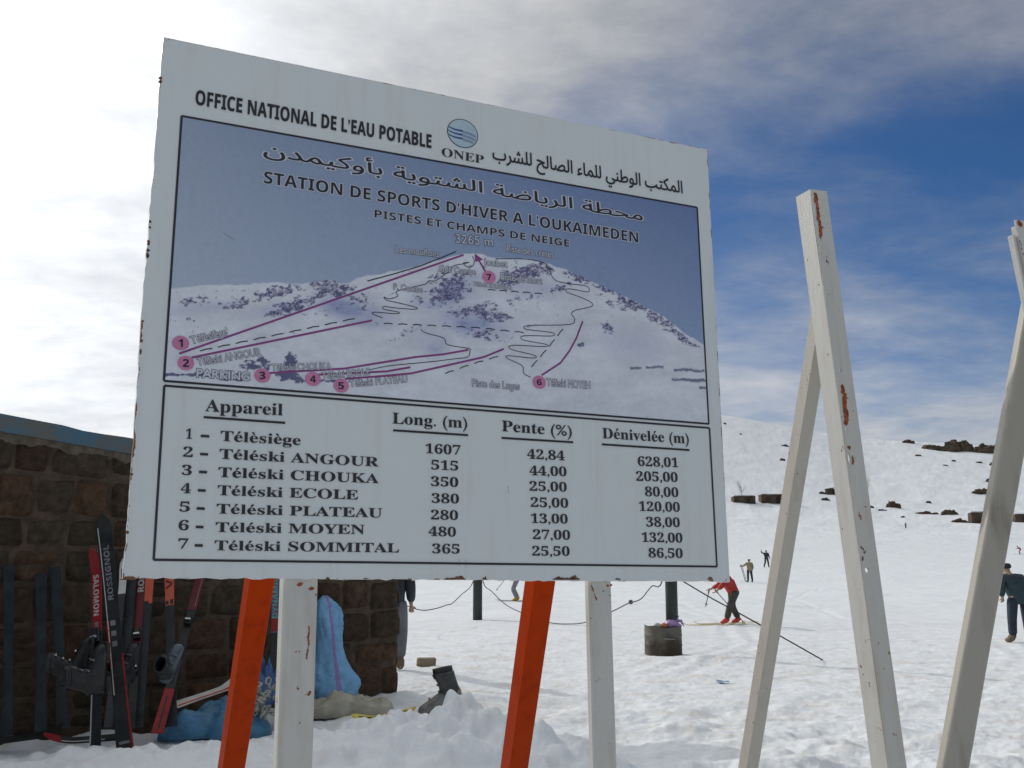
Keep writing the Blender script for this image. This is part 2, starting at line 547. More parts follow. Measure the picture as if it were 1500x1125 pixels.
# ------------------------------------------------------------------ snow field and hill
def build_terrain():
    fine = np.radians(np.arange(-33, 33.001, 0.065))
    coarse = np.radians(np.concatenate([np.arange(33.5, 60, 0.75), np.arange(60, 300, 4.0), np.arange(300, 326.8, 0.75)]))
    th = np.concatenate([fine, coarse])                   # measured from +Y towards +X
    rr = np.concatenate([np.geomspace(0.4, 5.5, 60)[:-1], np.geomspace(5.5, 60, 520)[:-1], np.geomspace(60, 1500, 330)])
    n, m = len(th), len(rr)
    R, T = np.meshgrid(rr, th, indexing='ij')
    X, Y = R * np.sin(T), R * np.cos(T)
    Z = height(X.ravel(), Y.ravel())
    co = np.stack([X.ravel(), Y.ravel(), Z], 1)
    co = np.vstack([co, [[0, 0, hz(0, 0.01)]]]).astype(np.float32)
    i, j = np.meshgrid(np.arange(m - 1), np.arange(n), indexing='ij')
    k = (j + 1) % n
    quads = np.stack([i * n + j, (i + 1) * n + j, (i + 1) * n + k, i * n + k], -1).reshape(-1, 4)
    jj = np.arange(n)
    tris = np.stack([np.full(n, m * n), jj, (jj + 1) % n], 1)
    loops = np.concatenate([quads.ravel(), tris.ravel()]).astype(np.int32)
    starts = np.concatenate([np.arange(len(quads)) * 4, len(quads) * 4 + np.arange(n) * 3]).astype(np.int32)
    me = bpy.data.meshes.new('snow_ground')
    me.vertices.add(len(co)); me.vertices.foreach_set('co', co.ravel())
    me.loops.add(len(loops)); me.loops.foreach_set('vertex_index', loops)
    me.polygons.add(len(starts)); me.polygons.foreach_set('loop_start', starts)
    me.update(calc_edges=True)
    me.validate()
    # faces must look up
    if me.polygons[0].normal.z < 0:
        me.flip_normals()
    o = link('snow_ground', me, M_SNOW, None, True)
    tag(o, 'white trampled snow field rising to a snowy hill', None, None, 'structure')
    return o


build_terrain()

# ------------------------------------------------------------------ lettering
AR = {'ا': 0xFE8D, 'أ': 0xFE83, 'ب': 0xFE8F, 'ة': 0xFE93, 'ت': 0xFE95, 'ح': 0xFEA1, 'د': 0xFEA9, 'ر': 0xFEAD, 'ش': 0xFEB5,
      'ص': 0xFEB9, 'ض': 0xFEBD, 'ط': 0xFEC1, 'ك': 0xFED9, 'ل': 0xFEDD, 'م': 0xFEE1, 'ن': 0xFEE5, 'و': 0xFEED, 'ي': 0xFEF1, 'ء': 0xFE80}
NOJOIN = set('اأدروءة')


def shape_arabic(s):
    out = []
    for i, c in enumerate(s):
        if c not in AR:
            out.append(c); continue
        pv = i > 0 and s[i - 1] in AR and s[i - 1] not in NOJOIN and c != 'ء'
        nx = i + 1 < len(s) and s[i + 1] in AR and c not in NOJOIN and s[i + 1] != 'ء'
        k = (3 if nx else 1) if pv else (2 if nx else 0)
        if c in NOJOIN and c != 'ة' or c == 'ة':
            k = 1 if pv else 0
        out.append(chr(AR[c] + k))
    return ''.join(reversed(out))


def style_text(s, style):
    if style == 'ar':
        return shape_arabic(s)
    base = {'serif': (0x1D400, 0x1D41A, 0x1D7CE), 'sansb': (0x1D5D4, 0x1D5EE, 0x1D7EC)}.get(style)
    if not base:
        return s
    o = ''
    for c in s:
        c = {'é': 'e', 'è': 'e', 'ê': 'e'}.get(c, c)
        if 'A' <= c <= 'Z': o += chr(base[0] + ord(c) - 65)
        elif 'a' <= c <= 'z': o += chr(base[1] + ord(c) - 97)
        elif '0' <= c <= '9': o += chr(base[2] + ord(c) - 48)
        else: o += c
    return o


def area2(p):
    return 0.5 * sum(p[i][0] * p[(i + 1) % len(p)][1] - p[(i + 1) % len(p)][0] * p[i][1] for i in range(len(p)))


def text_splines(body):
    cu = bpy.data.curves.new('tmp', 'FONT')
    cu.body = body
    o = bpy.data.objects.new('tmp', cu)
    COL.objects.link(o)
    dg = bpy.context.evaluated_depsgraph_get()
    c = o.evaluated_get(dg).to_curve(dg, apply_modifiers=False)
    loops = []
    for sp in c.splines:
        bp = sp.bezier_points
        pts = []
        for i in range(len(bp)):
            a, b = bp[i], bp[(i + 1) % len(bp)]
            d = (b.co - a.co)
            l = d.length
            if l < 1e-6:
                continue
            dev = 0
            if l > 0:
                dn = d / l
                for h in (a.handle_right, b.handle_left):
                    w = h - a.co
                    dev = max(dev, (w - dn * w.dot(dn)).length)
            if dev < 0.004:
                pts.append((a.co.x, a.co.y))
            else:
                for q in geometry.interpolate_bezier(a.co, a.handle_right, b.handle_left, b.co, 6)[:-1]:
                    pts.append((q.x, q.y))
        if len(pts) > 2:
            loops.append(pts)
    o.evaluated_get(dg).to_curve_clear()
    bpy.data.objects.remove(o)
    bpy.data.curves.remove(cu)
    return loops


_cache = {}


def text_loops(s, style):
    """-> loops in font units, with accents added for the letter styles that lack them"""
    key = (s, style)
    if key in _cache:
        return _cache[key]
    body = style_text(s, style)
    loops = text_splines(body)
    if style in ('serif', 'sansb'):
        for i, c in enumerate(s):
            if c in 'éè':
                a = len(text_splines(body[:i])) if i else 0
                b = len(text_splines(body[:i + 1]))
                g = [p for l in loops[a:b] for p in l]
                x0, x1 = min(p[0] for p in g), max(p[0] for p in g)
                y1 = max(p[1] for p in g)
                xm = (x0 + x1) / 2
                w, h = (x1 - x0) * 0.30, 0.16
                if c == 'é':
                    acc = [(xm - w * .5, y1 + .05), (xm - w * .1, y1 + .05), (xm + w * 1.0, y1 + .05 + h), (xm + w * .1, y1 + .08 + h)]
                else:
                    acc = [(xm + w * .1, y1 + .05), (xm + w * .5, y1 + .05), (xm - w * .1, y1 + .08 + h), (xm - w * 1.0, y1 + .05 + h)]
                loops = loops + [acc]
    _cache[key] = loops
    return loops


def cap_height(style):
    l = text_loops({'ar': 'ا'}.get(style, 'H'), style)
    ys = [p[1] for q in l for p in q]
    return max(ys) - (0 if style != 'ar' else 0)


def grow(poly, d, sign):
    n = len(poly)
    out = []
    for i in range(n):
        a, b, c = poly[i - 1], poly[i], poly[(i + 1) % n]
        e1 = Vector((b[0] - a[0], b[1] - a[1])); e2 = Vector((c[0] - b[0], c[1] - b[1]))
        if e1.length < 1e-9 or e2.length < 1e-9:
            out.append(b); continue
        n1 = Vector((e1.y, -e1.x)).normalized(); n2 = Vector((e2.y, -e2.x)).normalized()
        q = n1 + n2
        if q.length < 1e-3:
            out.append(b); continue
        q = q / max(q.length_squared / 2, 0.5)
        out.append((b[0] + q.x * d * sign, b[1] + q.y * d * sign))
    return out


def inside(p, poly):
    r = False
    for i in range(len(poly)):
        a, b = poly[i - 1], poly[i]
        if (a[1] > p[1]) != (b[1] > p[1]) and p[0] < (b[0] - a[0]) * (p[1] - a[1]) / (b[1] - a[1]) + a[0]:
            r = not r
    return r


def tess(outer, holes):
    polys = [[Vector((x, y, 0)) for x, y in outer]] + [[Vector((x, y, 0)) for x, y in h] for h in holes]
    tris = geometry.tessellate_polygon(polys)
    vs = [p for q in polys for p in q]
    return vs, tris


def put_loops(mb, loops, fn, z, mi=0, embolden=0.0):
    """fills glyph outlines (non-zero winding); fn maps (x, y, z) of the sheet into space"""
    if not loops:
        return
    if embolden:
        ar = [area2(l) for l in loops]
        new = []
        for i, l in enumerate(loops):
            sg = 1 if ar[i] > 0 else -1
            for k, o in enumerate(loops):
                if k != i and ar[k] * ar[i] < 0 and abs(ar[k]) > abs(ar[i]) and inside(l[0], o):
                    sg = -sg
                    break
            new.append(grow(l, embolden, sg))
        loops = new
    vs, ed = [], []
    for l in loops:
        b = len(vs)
        vs += [Vector(p) for p in l]
        ed += [(b + i, b + (i + 1) % len(l)) for i in range(len(l))]
    ov, oe, of, *_r = geometry.delaunay_2d_cdt(vs, ed, [], 0, 1e-5)
    if not of:
        return
    A = np.array([v[:] for v in vs]); E = np.array(ed)
    P0, P1 = A[E[:, 0]], A[E[:, 1]]
    O = np.array([v[:] for v in ov]); T = np.array([f[:3] for f in of])
    C = O[T].mean(1)
    wn = np.zeros(len(C))
    for q in range(0, len(C), 400):
        cx_, cy_ = C[q:q + 400, 0:1], C[q:q + 400, 1:2]
        side = (P1[:, 0] - P0[:, 0]) * (cy_ - P0[:, 1]) - (cx_ - P0[:, 0]) * (P1[:, 1] - P0[:, 1])
        up = (P0[:, 1] <= cy_) & (P1[:, 1] > cy_) & (side > 0)
        dn = (P0[:, 1] > cy_) & (P1[:, 1] <= cy_) & (side < 0)
        wn[q:q + 400] = up.sum(1) - dn.sum(1)
    pts = [fn(v[0], v[1], z) for v in O]
    fs = []
    for k in np.nonzero(wn != 0)[0]:
        a, b, c = T[k]
        q = (O[b, 0] - O[a, 0]) * (O[c, 1] - O[a, 1]) - (O[b, 1] - O[a, 1]) * (O[c, 0] - O[a, 0])
        fs.append((int(a), int(b), int(c)) if q > 0 else (int(a), int(c), int(b)))
    used = sorted({i for f in fs for i in f})
    ix = {u: i for i, u in enumerate(used)}
    mb.add([pts[u] for u in used], [tuple(ix[i] for i in f) for f in fs], mi)


# ------------------------------------------------------------------ the information board
def dir_cam(x, ydown, z):
    v = Vector((1, 0, 0)) * x - _U * ydown + _F * z
    return v.normalized()


BR_ = dir_cam(4200 - 750, 874 - 562.5, FPX)                 # along the board, to its right
_u = dir_cam(672 - 750, -6275 - 562.5, FPX)
BU = (_u - BR_ * _u.dot(BR_)).normalized()                   # up the board
BN = BR_.cross(BU)                                           # out of its face (towards the viewer)
if BN.y > 0:
    BN = -BN
BO = at(180, 846, 1.0)
_r = ray(180, 846)
BO = CAM + _r * (2.88 / _r.dot(_F))                          # lower left corner


def uv(px, py):
    r = ray(px, py)
    t = (BO - CAM).dot(BN) / r.dot(BN)
    p = CAM + r * t - BO
    return p.dot(BR_), p.dot(BU)


def onb(u, v, z=0.0):
    return BO + BR_ * u + BU * v + BN * z


CORN = [uv(*p) for p in ((180, 846), (1069, 852), (1036, 219), (238, 54))]


def board_text(mb, s, style, p0, p1, cap, z=0.0020, mi=0, embolden=0.0, capend=None):
    loops = text_loops(s, style)
    xs = [p[0] for l in loops for p in l]
    x0, x1 = min(xs), max(xs)
    ch = cap_height(style)
    a, b = uv(*p0), uv(*p1)
    h = uv(p0[0], p0[1] - cap)[1] - a[1]
    if capend:
        h1 = uv(p1[0], p1[1] - capend)[1] - b[1]
        h = (h + h1) / 2
    sx = 1.0 / (x1 - x0)
    ex = Vector((b[0] - a[0], b[1] - a[1]))
    ey = Vector((-ex.y, ex.x)).normalized() * h

    def fn(x, y, zz):
        q = Vector(a) + ex * ((x - x0) * sx) + ey * (y / ch)
        return onb(q.x, q.y, zz)
    put_loops(mb, loops, fn, z, mi, embolden)


def board_line(mb, pts, w, z, mi=0):
    """a printed line of width w (metres) through photo points, mitred"""
    P_ = [Vector(uv(*p)) for p in pts]
    L, Rr = [], []
    for i, p in enumerate(P_):
        d0 = (p - P_[i - 1]).normalized() if i else None
        d1 = (P_[i + 1] - p).normalized() if i + 1 < len(P_) else None
        d = ((d0 or d1) + (d1 or d0))
        d = d.normalized() if d.length > 1e-6 else (d0 or d1)
        n = Vector((-d.y, d.x))
        L.append(p + n * w / 2); Rr.append(p - n * w / 2)
    for i in range(len(P_) - 1):
        q = [Rr[i], Rr[i + 1], L[i + 1], L[i]]
        mb.add([onb(v.x, v.y, z + 0.00002 * (i % 2)) for v in q], [(0, 1, 2, 3)], mi)


def smooth_px(pts, n=4):
    """Catmull-Rom through points"""
    out = []
    for i in range(len(pts) - 1):
        p0, p1, p2, p3 = pts[max(i - 1, 0)], pts[i], pts[i + 1], pts[min(i + 2, len(pts) - 1)]
        for k in range(n):
            t = k / n
            out.append(tuple(0.5 * (2 * p1[c] + (p2[c] - p0[c]) * t + (2 * p0[c] - 5 * p1[c] + 4 * p2[c] - p3[c]) * t * t
                                    + (3 * p1[c] - p0[c] - 3 * p2[c] + p3[c]) * t ** 3) for c in range(2)))
    out.append(pts[-1])
    return out


def board_material():
    m = bpy.data.materials.new('white_enamel')
    m.use_nodes = True
    t = NT(m.node_tree)
    b = m.node_tree.nodes['Principled BSDF']
    a = t.n('ShaderNodeAttribute', attribute_name='edge').outputs['Fac']
    c = t.n('ShaderNodeTexCoord').outputs['Object']
    n1 = t.noise(c, 16.0, 6, 0.7)
    n2 = t.noise(c, 2.2, 4, 0.6)
    edge = t.math('MULTIPLY', a, t.math('ADD', t.math('MULTIPLY', n1, 0.75), t.math('MULTIPLY', n2, 0.55)))
    rust = t.step(edge, 0.665, 0.70)
    grime = t.math('MULTIPLY', t.step(t.math('ADD', t.math('MULTIPLY', n2, 0.6), t.math('MULTIPLY', a, 0.25)), 0.42, 0.70), 0.30)
    run = t.noise(t.mapping(c, (26, 26, 1.0)), 1.0, 5, 0.65)
    grime = t.math('ADD', grime, t.math('MULTIPLY', t.step(run, 0.48, 0.75), 0.32), clamp=True)
    col = t.mix(grime, (0.675, 0.71, 0.70), (0.565, 0.575, 0.53))
    col = t.mix(rust, col, (0.20, 0.085, 0.03))
    t.L.new(col, b.inputs['Base Color'])
    b.inputs['Roughness'].default_value = 0.38
    bn = t.n('ShaderNodeBump')
    bn.inputs['Strength'].default_value = 0.25
    bn.inputs['Distance'].default_value = 0.02
    t.L.new(t.noise(c, 2.5, 4, 0.55), bn.inputs['Height'])
    t.L.new(bn.outputs[0], b.inputs['Normal'])
    return m


def ribbon_poly(mb, cx_, cy_, rx, ry, n, z, mi=0, wob=0.0, seed=0):
    rnd = random.Random(seed)
    pts = [(cx_ + rx * math.cos(2 * math.pi * k / n) * (1 + rnd.uniform(-wob, wob)), cy_ + ry * math.sin(2 * math.pi * k / n) * (1 + rnd.uniform(-wob, wob))) for k in range(n)]
    mb.add([onb(x, y, z) for x, y in pts], [tuple(range(n))], mi)


# printed panorama -----------------------------------------------------------
SKYLINE = [(230, 425), (251, 422.4), (302, 418), (358, 416.8), (406, 413), (430, 416), (454, 414), (474, 410), (499, 413), (510, 415), (524, 407), (538, 403),
           (549, 403), (570, 398), (594, 395), (622, 387), (650, 379), (668, 373), (680, 371.5), (697, 371), (725, 377.6), (770, 379), (792, 383), (826, 393.8),
           (860, 409), (890, 422.4), (938, 444.8), (974, 464.4), (1000, 487), (1029, 504), (1060, 522)]
# darker rock: cx, cy, rx, ry, tilt (degrees), strength
ROCKS_P = [(484, 421, 34, 13, 8, 1.0), (405, 428, 40, 9, -12, .9), (350, 444, 26, 8, -8, .8), (432, 446, 44, 11, -18, .9), (285, 440, 30, 7, -6, .5), (270, 470, 22, 5, -8, .5),
           (524, 436, 24, 12, 30, .7), (660, 425, 36, 20, -24, 1.0), (640, 402, 22, 6, -30, .6), (770, 398, 34, 10, -12, 1.0), (800, 394, 16, 8, 20, .8), (745, 412, 26, 9, -20, .7),
           (690, 455, 34, 9, -14, .9), (720, 462, 26, 12, 10, .8), (760, 438, 22, 5, -14, .6), (822, 421, 14, 7, -22, .8), (846, 404, 24, 7, 24, 1.1), (885, 420, 26, 6, 26, 1.0),
           (925, 444, 34, 8, 27, 1.1), (965, 468, 34, 8, 32, 1.1), (1000, 494, 30, 6, 36, 1.1), (900, 446, 18, 9, 20, .6), (890, 480, 10, 8, 40, .5), (715, 490, 30, 8, 10, .6),
           (610, 440, 20, 8, -20, .6), (592, 488, 24, 4, -26, .35), (850, 505, 8, 3, 0, .8), (880, 432, 7, 3, 0, .7)]
SHADES_P = [(520, 455, 62, 22, 16, .8), (400, 455, 60, 12, -6, .4), (690, 470, 66, 26, 14, .6), (640, 505, 26, 20, -30, .45), (660, 430, 60, 26, -22, .55), (930, 500, 50, 32, 20, .28),
            (780, 420, 60, 18, 10, .35), (300, 452, 50, 10, -4, .4), (620, 490, 30, 26, -40, .35)]


def picture_colour(px, py):
    """albedo of the printed panorama photograph, in its own drawing coordinates"""
    sk = np.interp(px, [p[0] for p in SKYLINE], [p[1] for p in SKYLINE])
    sk = sk + 2.0 * fbm(px / 9.0, px * 0 + 3.3, 4, 3)
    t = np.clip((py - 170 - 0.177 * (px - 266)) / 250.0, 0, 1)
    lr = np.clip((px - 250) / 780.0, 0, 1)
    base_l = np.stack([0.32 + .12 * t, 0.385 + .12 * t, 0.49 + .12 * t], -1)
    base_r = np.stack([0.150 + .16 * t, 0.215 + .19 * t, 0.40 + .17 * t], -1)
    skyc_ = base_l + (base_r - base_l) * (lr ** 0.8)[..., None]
    x, y = px, py
    n1 = fbm(x / 46, y / 22, 12, 5, 0.55)
    n2 = fbm(x / 7.0, y / 4.5, 15, 4, 0.65)
    sn = np.ones(px.shape + (3,)) * np.array([0.69, 0.715, 0.77])
    sn = sn * (1 + 0.16 * n1 + 0.045 * n2)[..., None]

    def blob(c, noise, soft):
        cx_, cy_, rx, ry, a, s = c
        ca, sa = math.cos(math.radians(a)), math.sin(math.radians(a))
        u, v = (x - cx_) * ca + (y - cy_) * sa, -(x - cx_) * sa + (y - cy_) * ca
        q = np.sqrt((u / rx) ** 2 + (v / ry) ** 2)
        return s * np.clip((1.25 - q) / soft, 0, 1) + noise * 0
    sh = np.zeros_like(x)
    for c in SHADES_P:
        sh = np.maximum(sh, blob(c, n1, 0.9) * (0.75 + 0.9 * n1))
    sn = sn + (np.array([0.34, 0.38, 0.56]) - sn) * np.clip(sh * 1.35, 0, 1)[..., None]
    rk = np.zeros_like(x)
    for c in ROCKS_P:
        rk = np.maximum(rk, blob(c, n2, 0.8))
    rk = np.clip((rk * 1.05 + 1.25 * n2 - 0.45) * 3.2, 0, 1) * np.where(rk > 0, 1, 0)
    spk = np.clip((n2 + 0.35 * n1 - 0.50) * 4, 0, 1) * 0.5 * sstep(py, 520, 470)
    rk = np.clip(np.maximum(rk * 0.85, spk), 0, 1)
    n3 = fbm(x / 2.6, y / 1.8, 33, 3, 0.6)
    rk = np.clip(rk * (0.98 + 1.3 * n3), 0, 1)
    sn = sn + (np.array([0.10, 0.09, 0.20]) - sn) * rk[..., None]
    # trees and cars round the parking ground, stone lines at the right
    tr = np.zeros_like(x)
    for cx_, cy_, rx, ry in ((368, 536, 13, 6), (384, 533, 8, 8), (425, 530, 8, 9), (420, 550, 14, 6), (434, 556, 8, 5), (300, 549, 56, 2.2), (472, 558, 30, 1.8), (345, 556, 20, 2)):
        q = np.sqrt(((x - cx_) / rx) ** 2 + ((y - cy_) / ry) ** 2)
        tr = np.maximum(tr, np.clip((1.2 - q + 1.4 * n2) * 3, 0, 1) * (q < 1.7))
    for x0, x1, yy in ((923, 940, 539), (946, 972, 538), (987, 1012, 542), (1004, 1032, 543), (984, 1032, 556), (1010, 1034, 558), (1024, 1034, 568), (650, 1036, 606)):
        yl = yy + (0.055 * (x - x0) if x1 - x0 > 200 else 0)
        amt = 0.35 if x1 - x0 > 200 else 0.9
        tr = np.maximum(tr, amt * ((x > x0) & (x < x1)) * np.clip(1.6 - np.abs(y - yl - 2 * n2) / 1.6, 0, 1))
    sn = sn + (np.array([0.12, 0.13, 0.22]) - sn) * np.clip(tr, 0, 1)[..., None]
    m = np.clip((py - sk) / 1.4 + 0.5, 0, 1)[..., None]
    out = skyc_ * (1 - m) + sn * m
    # the sky's paler left side is glare over the board, painted into the print
    return np.clip(out, 0.02, 0.85)


def build_sign():
    root = empty('information_board', onb(1.0, 0, -0.05) * 1.0, 'large white ski station board with piste panorama, table of lifts and orange rear braces', 'sign')
    root.location.z = 0
    bpy.context.view_layer.update()
    # panel -------------------------------------------------------------
    (u0, v0), (u1, v1), (u2, v2), (u3, v3) = CORN
    nu, nv, th_ = 90, 70, 0.028
    rnd = random.Random(3)
    me = bpy.data.meshes.new('panel')
    vs, fs, ed = [], [], []
    for j in range(nv + 1):
        for i in range(nu + 1):
            s, t = i / nu, j / nv
            u = (u0 * (1 - s) + u1 * s) * (1 - t) + (u3 * (1 - s) + u2 * s) * t
            v = (v0 * (1 - s) + v1 * s) * (1 - t) + (v3 * (1 - s) + v2 * s) * t
            if i == 0:
                u += rnd.choice((0, 0, 0, 0, .0015, .003, -.0015)) + 0.0015 * math.sin(t * 9)
            if j == 0:
                v += rnd.choice((0, 0, 0, .002, -.002))
            d = min(i / nu * 3.4, (nu - i) / nu * 5.0, j / nv * 2.2, (nv - j) / nv * 6.0)
            vs.append(onb(u, v, 0)); ed.append(max(0.0, 1 - d / 0.075))
    for j in range(nv):
        for i in range(nu):
            a = j * (nu + 1) + i
            fs.append((a, a + 1, a + nu + 2, a + nu + 1))
    border = [i for i in range(nu + 1)] + [j * (nu + 1) + nu for j in range(1, nv + 1)] + [nv * (nu + 1) + i for i in range(nu - 1, -1, -1)] + [j * (nu + 1) for j in range(nv - 1, 0, -1)]
    b0 = len(vs)
    for k in border:
        vs.append(Vector(vs[k]) - BN * th_); ed.append(0.93)
    nb = len(border)
    for k in range(nb):
        q = (k + 1) % nb
        fs.append((border[q], border[k], b0 + k, b0 + q))
    fs.append(tuple(b0 + k for k in reversed(range(nb))))
    me.from_pydata([tuple(v) for v in vs], [], fs)
    at_ = me.attributes.new('edge', 'FLOAT', 'POINT')
    at_.data.foreach_set('value', ed)
    panel = link('panel', me, board_material(), root, False)
    # flaked rust along the lower edge
    fl = MB()
    rr_ = random.Random(5)
    for px, w in ((670, 13), (655, 7), (832, 15), (818, 12), (842, 9), (710, 4), (905, 5), (190, 8), (183, 7), (600, 4), (1040, 6), (480, 4)):
        u, v = uv(px, 847.5)
        n = 11
        rx, ry = w / 1550 * 3.2, rr_.uniform(.003, .008) * (1 + w / 14)
        pts = [(u + rx * math.cos(math.pi * k / n) * rr_.uniform(.8, 1.1), v - 0.004 + ry * math.sin(math.pi * k / n) * rr_.uniform(.5, 1.3)) for k in range(n + 1)]
        fl.add([onb(x, y, 0.0012) for x, y in pts], [tuple(range(n + 1))], 0)
    for k in range(16):
        py = rr_.choice((110, 125, 150, 300, 330, 345, 352, 372, 430, 468, 490, 505, 520, 620, 700, 780, 820)) + rr_.uniform(-6, 6)
        px = 238 - (py - 54) * 0.0732
        u, v = uv(px, py)
        rx, ry = rr_.uniform(.003, .007), rr_.uniform(.003, .008)
        pts = [(u + 0.003 + rx * math.cos(2 * math.pi * q / 7) * rr_.uniform(.6, 1.2), v + ry * math.sin(2 * math.pi * q / 7) * rr_.uniform(.6, 1.2)) for q in range(7)]
        fl.add([onb(x, y, 0.0012) for x, y in pts], [tuple(range(7))], 0)
    fl.build('rust_stain', M_RUSTDARK, panel)

    # panorama picture --------------------------------------------------
    q = [uv(266, 170), uv(1021, 304), uv(1038, 621), uv(240, 558)]
    nu, nv = 760, 330
    s, t = np.meshgrid(np.linspace(0, 1, nu + 1), np.linspace(0, 1, nv + 1))
    U = (q[3][0] * (1 - s) + q[2][0] * s) * (1 - t) + (q[0][0] * (1 - s) + q[1][0] * s) * t
    V = (q[3][1] * (1 - s) + q[2][1] * s) * (1 - t) + (q[0][1] * (1 - s) + q[1][1] * s) * t
    o_, r_, u_, n_ = (np.array(x) for x in (BO, BR_, BU, BN))
    Pw = o_ + U[..., None] * r_ + V[..., None] * u_ + 0.0008 * n_
    d = Pw - np.array(CAM)
    w = d @ np.array(_F)
    PX = 750 + FPX * d[..., 0] / w
    PY = 562.5 - FPX * (d @ np.array(_U)) / w
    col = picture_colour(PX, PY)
    me = bpy.data.meshes.new('panorama_picture')
    co = Pw.reshape(-1, 3).astype(np.float32)
    i, j = np.meshgrid(np.arange(nu), np.arange(nv))
    a = (j * (nu + 1) + i).ravel()
    loops = np.stack([a, a + 1, a + nu + 2, a + nu + 1], 1).astype(np.int32)
    me.vertices.add(len(co)); me.vertices.foreach_set('co', co.ravel())
    me.loops.add(loops.size); me.loops.foreach_set('vertex_index', loops.ravel())
    me.polygons.add(len(loops)); me.polygons.foreach_set('loop_start', (np.arange(len(loops)) * 4).astype(np.int32))
    me.update(calc_edges=True)
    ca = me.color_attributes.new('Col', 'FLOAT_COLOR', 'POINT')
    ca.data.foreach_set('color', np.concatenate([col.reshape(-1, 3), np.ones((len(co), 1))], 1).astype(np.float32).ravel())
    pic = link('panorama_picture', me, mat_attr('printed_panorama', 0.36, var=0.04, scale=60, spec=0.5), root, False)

    # frames ------------------------------------------------------------
    w = 0.0068
    for quad in (((266, 170), (1021, 304), (1038, 621), (240, 558)), ((240.6, 565), (1039, 627), (1050, 830), (225, 820))):
        fr = MB()
        for k in range(4):
            a, b = quad[k], quad[(k + 1) % 4]
            board_line(fr, (a, b), w, 0.0013 + 0.0001 * k)
        fr.build('frame_line', M_INK, root)

    # headings ----------------------------------------------------------
    h = MB()
    board_text(h, "OFFICE NATIONAL DE L’EAU POTABLE", 'sansb', (286, 153), (631.6, 217.3), 20.3, embolden=0.014, capend=20)
    h.build('french_heading', M_INK, root)
    h = MB()
    board_text(h, 'المكتب الوطني للماء الصالح للشرب', 'ar', (721.5, 232.9), (999.6, 283.3), 19, embolden=0.016)
    h.build('arabic_heading', M_INK, root)
    for s_, st, p0, p1, c0, c1, eb in (('محطة الرياضة الشتوية بأوكيمدن', 'ar', (386, 227), (941, 323.5), 16.5, 16.5, 0.012),
                                       ("STATION DE SPORTS D'HIVER A L'OUKAIMEDEN", 'sansb', (386, 268.2), (934.7, 355.8), 16.6, 15.6, 0.0),
                                       ('PISTES ET CHAMPS DE NEIGE', 'sansb', (548.2, 318.6), (833.9, 362), 10.8, 10.5, -0.002)):
        pale, ink = MB(), MB()
        board_text(pale, s_, st, p0, p1, c0, 0.0016, 0, eb + 0.045, c1)
        board_text(ink, s_, st, p0, p1, c0, 0.0022, 0, eb, c1)
        ti = ink.build('title_line', M_INK, root)
        pale.build('title_outline', M_PALE, ti)
    # logo --------------------------------------------------------------
    lg = MB()
    cu_, cv_ = uv(677.6, 195.6)
    ru = abs(uv(700.3, 195.6)[0] - uv(655, 195.6)[0]) / 2
    rv = abs(uv(677.6, 216.5)[1] - uv(677.6, 174.7)[1]) / 2
    ribbon_poly(lg, cu_, cv_, ru, rv, 40, 0.0013, 0)
    ribbon_poly(lg, cu_, cv_, ru * 0.95, rv * 0.95, 40, 0.0016, 1)
    def wave(x):
        return 0.11 * math.sin((x + 0.05) * 2.6)
    for k in range(3):
        yc = 0.30 - 0.27 * k
        xs = [-0.94 + 0.94 * i / 12 for i in range(13)]
        up = [(x, yc - 0.30 * x - 0.16 + wave(x) + 0.085 * (x + 1.0) / 1.0) for x in xs]
        dn = [(x, y - 0.085 - 0.06 * (x + 1.0)) for x, y in up]
        P2 = [p for p in up + dn[::-1]]
        P2 = [(x, y) if math.hypot(x, y) < .93 else (x * .93 / math.hypot(x, y), y * .93 / math.hypot(x, y)) for x, y in P2]
        n = len(up)
        pts = [onb(cu_ + x * ru, cv_ + y * rv, 0.0019) for x, y in P2]
        lg.add(pts, [(2 * n - 1 - i, 2 * n - 2 - i, i + 1, i) for i in range(n - 1)], 2)
        for f in range(3):
            y0 = yc - 0.14 - 0.065 * f
            line = []
            for i in range(11):
                x = 0.94 * i / 10
                y = y0 - 0.30 * x + 0.10 * math.sin(x * 3.0) + 0.0
                if math.hypot(x, y) < .93:
                    line.append((x, y))
            vs = []
            for x, y in line:
                vs += [onb(cu_ + x * ru, cv_ + (y + .014) * rv, 0.0019), onb(cu_ + x * ru, cv_ + (y - .014) * rv, 0.0019)]
            lg.add(vs, [(2 * i, 2 * i + 1, 2 * i + 3, 2 * i + 2) for i in range(len(line) - 1)], 2)
    emb = lg.build('round_emblem', [M_INK, M_LOGOP, M_LOGO], root)
    h = MB()
    board_text(h, 'ONEP', 'serif', (646.8, 228.6), (708.4, 240.4), 12.3, embolden=0.0)
    h.build('emblem_lettering', M_INK, root)

    # map print: lift lines, pistes, labels --------------------------------
    lw = 0.0066
    for line in ([(262.2, 518.2), (679, 373.4)], [(280.4, 524), (545, 469.5)],
                 [(390, 546.8), (504.4, 540), (566, 530), (608, 523.2), (650, 519), (686, 512.6)],
                 [(464, 549), (566, 544.2), (601, 538)],
                 [(505, 555), (560, 551), (602.4, 547), (650, 536.4), (708.4, 523.2), (737.8, 511.2)],
                 [(793.2, 549.8), (821, 531.6), (834.4, 513.4), (844.2, 495.2), (853.4, 470.6)],
                 [(712, 400), (701, 381)]):
        pp = MB()
        board_line(pp, line, lw, 0.00125)
        if line[0] == (712, 400):
            pp.add([onb(*uv(*p), 0.0013) for p in ((695, 371.2), (707.5, 380.6), (696, 384))], [(0, 1, 2)])
        pp.build('lift_line', M_MAUVE, root)

    lb = 0.0030
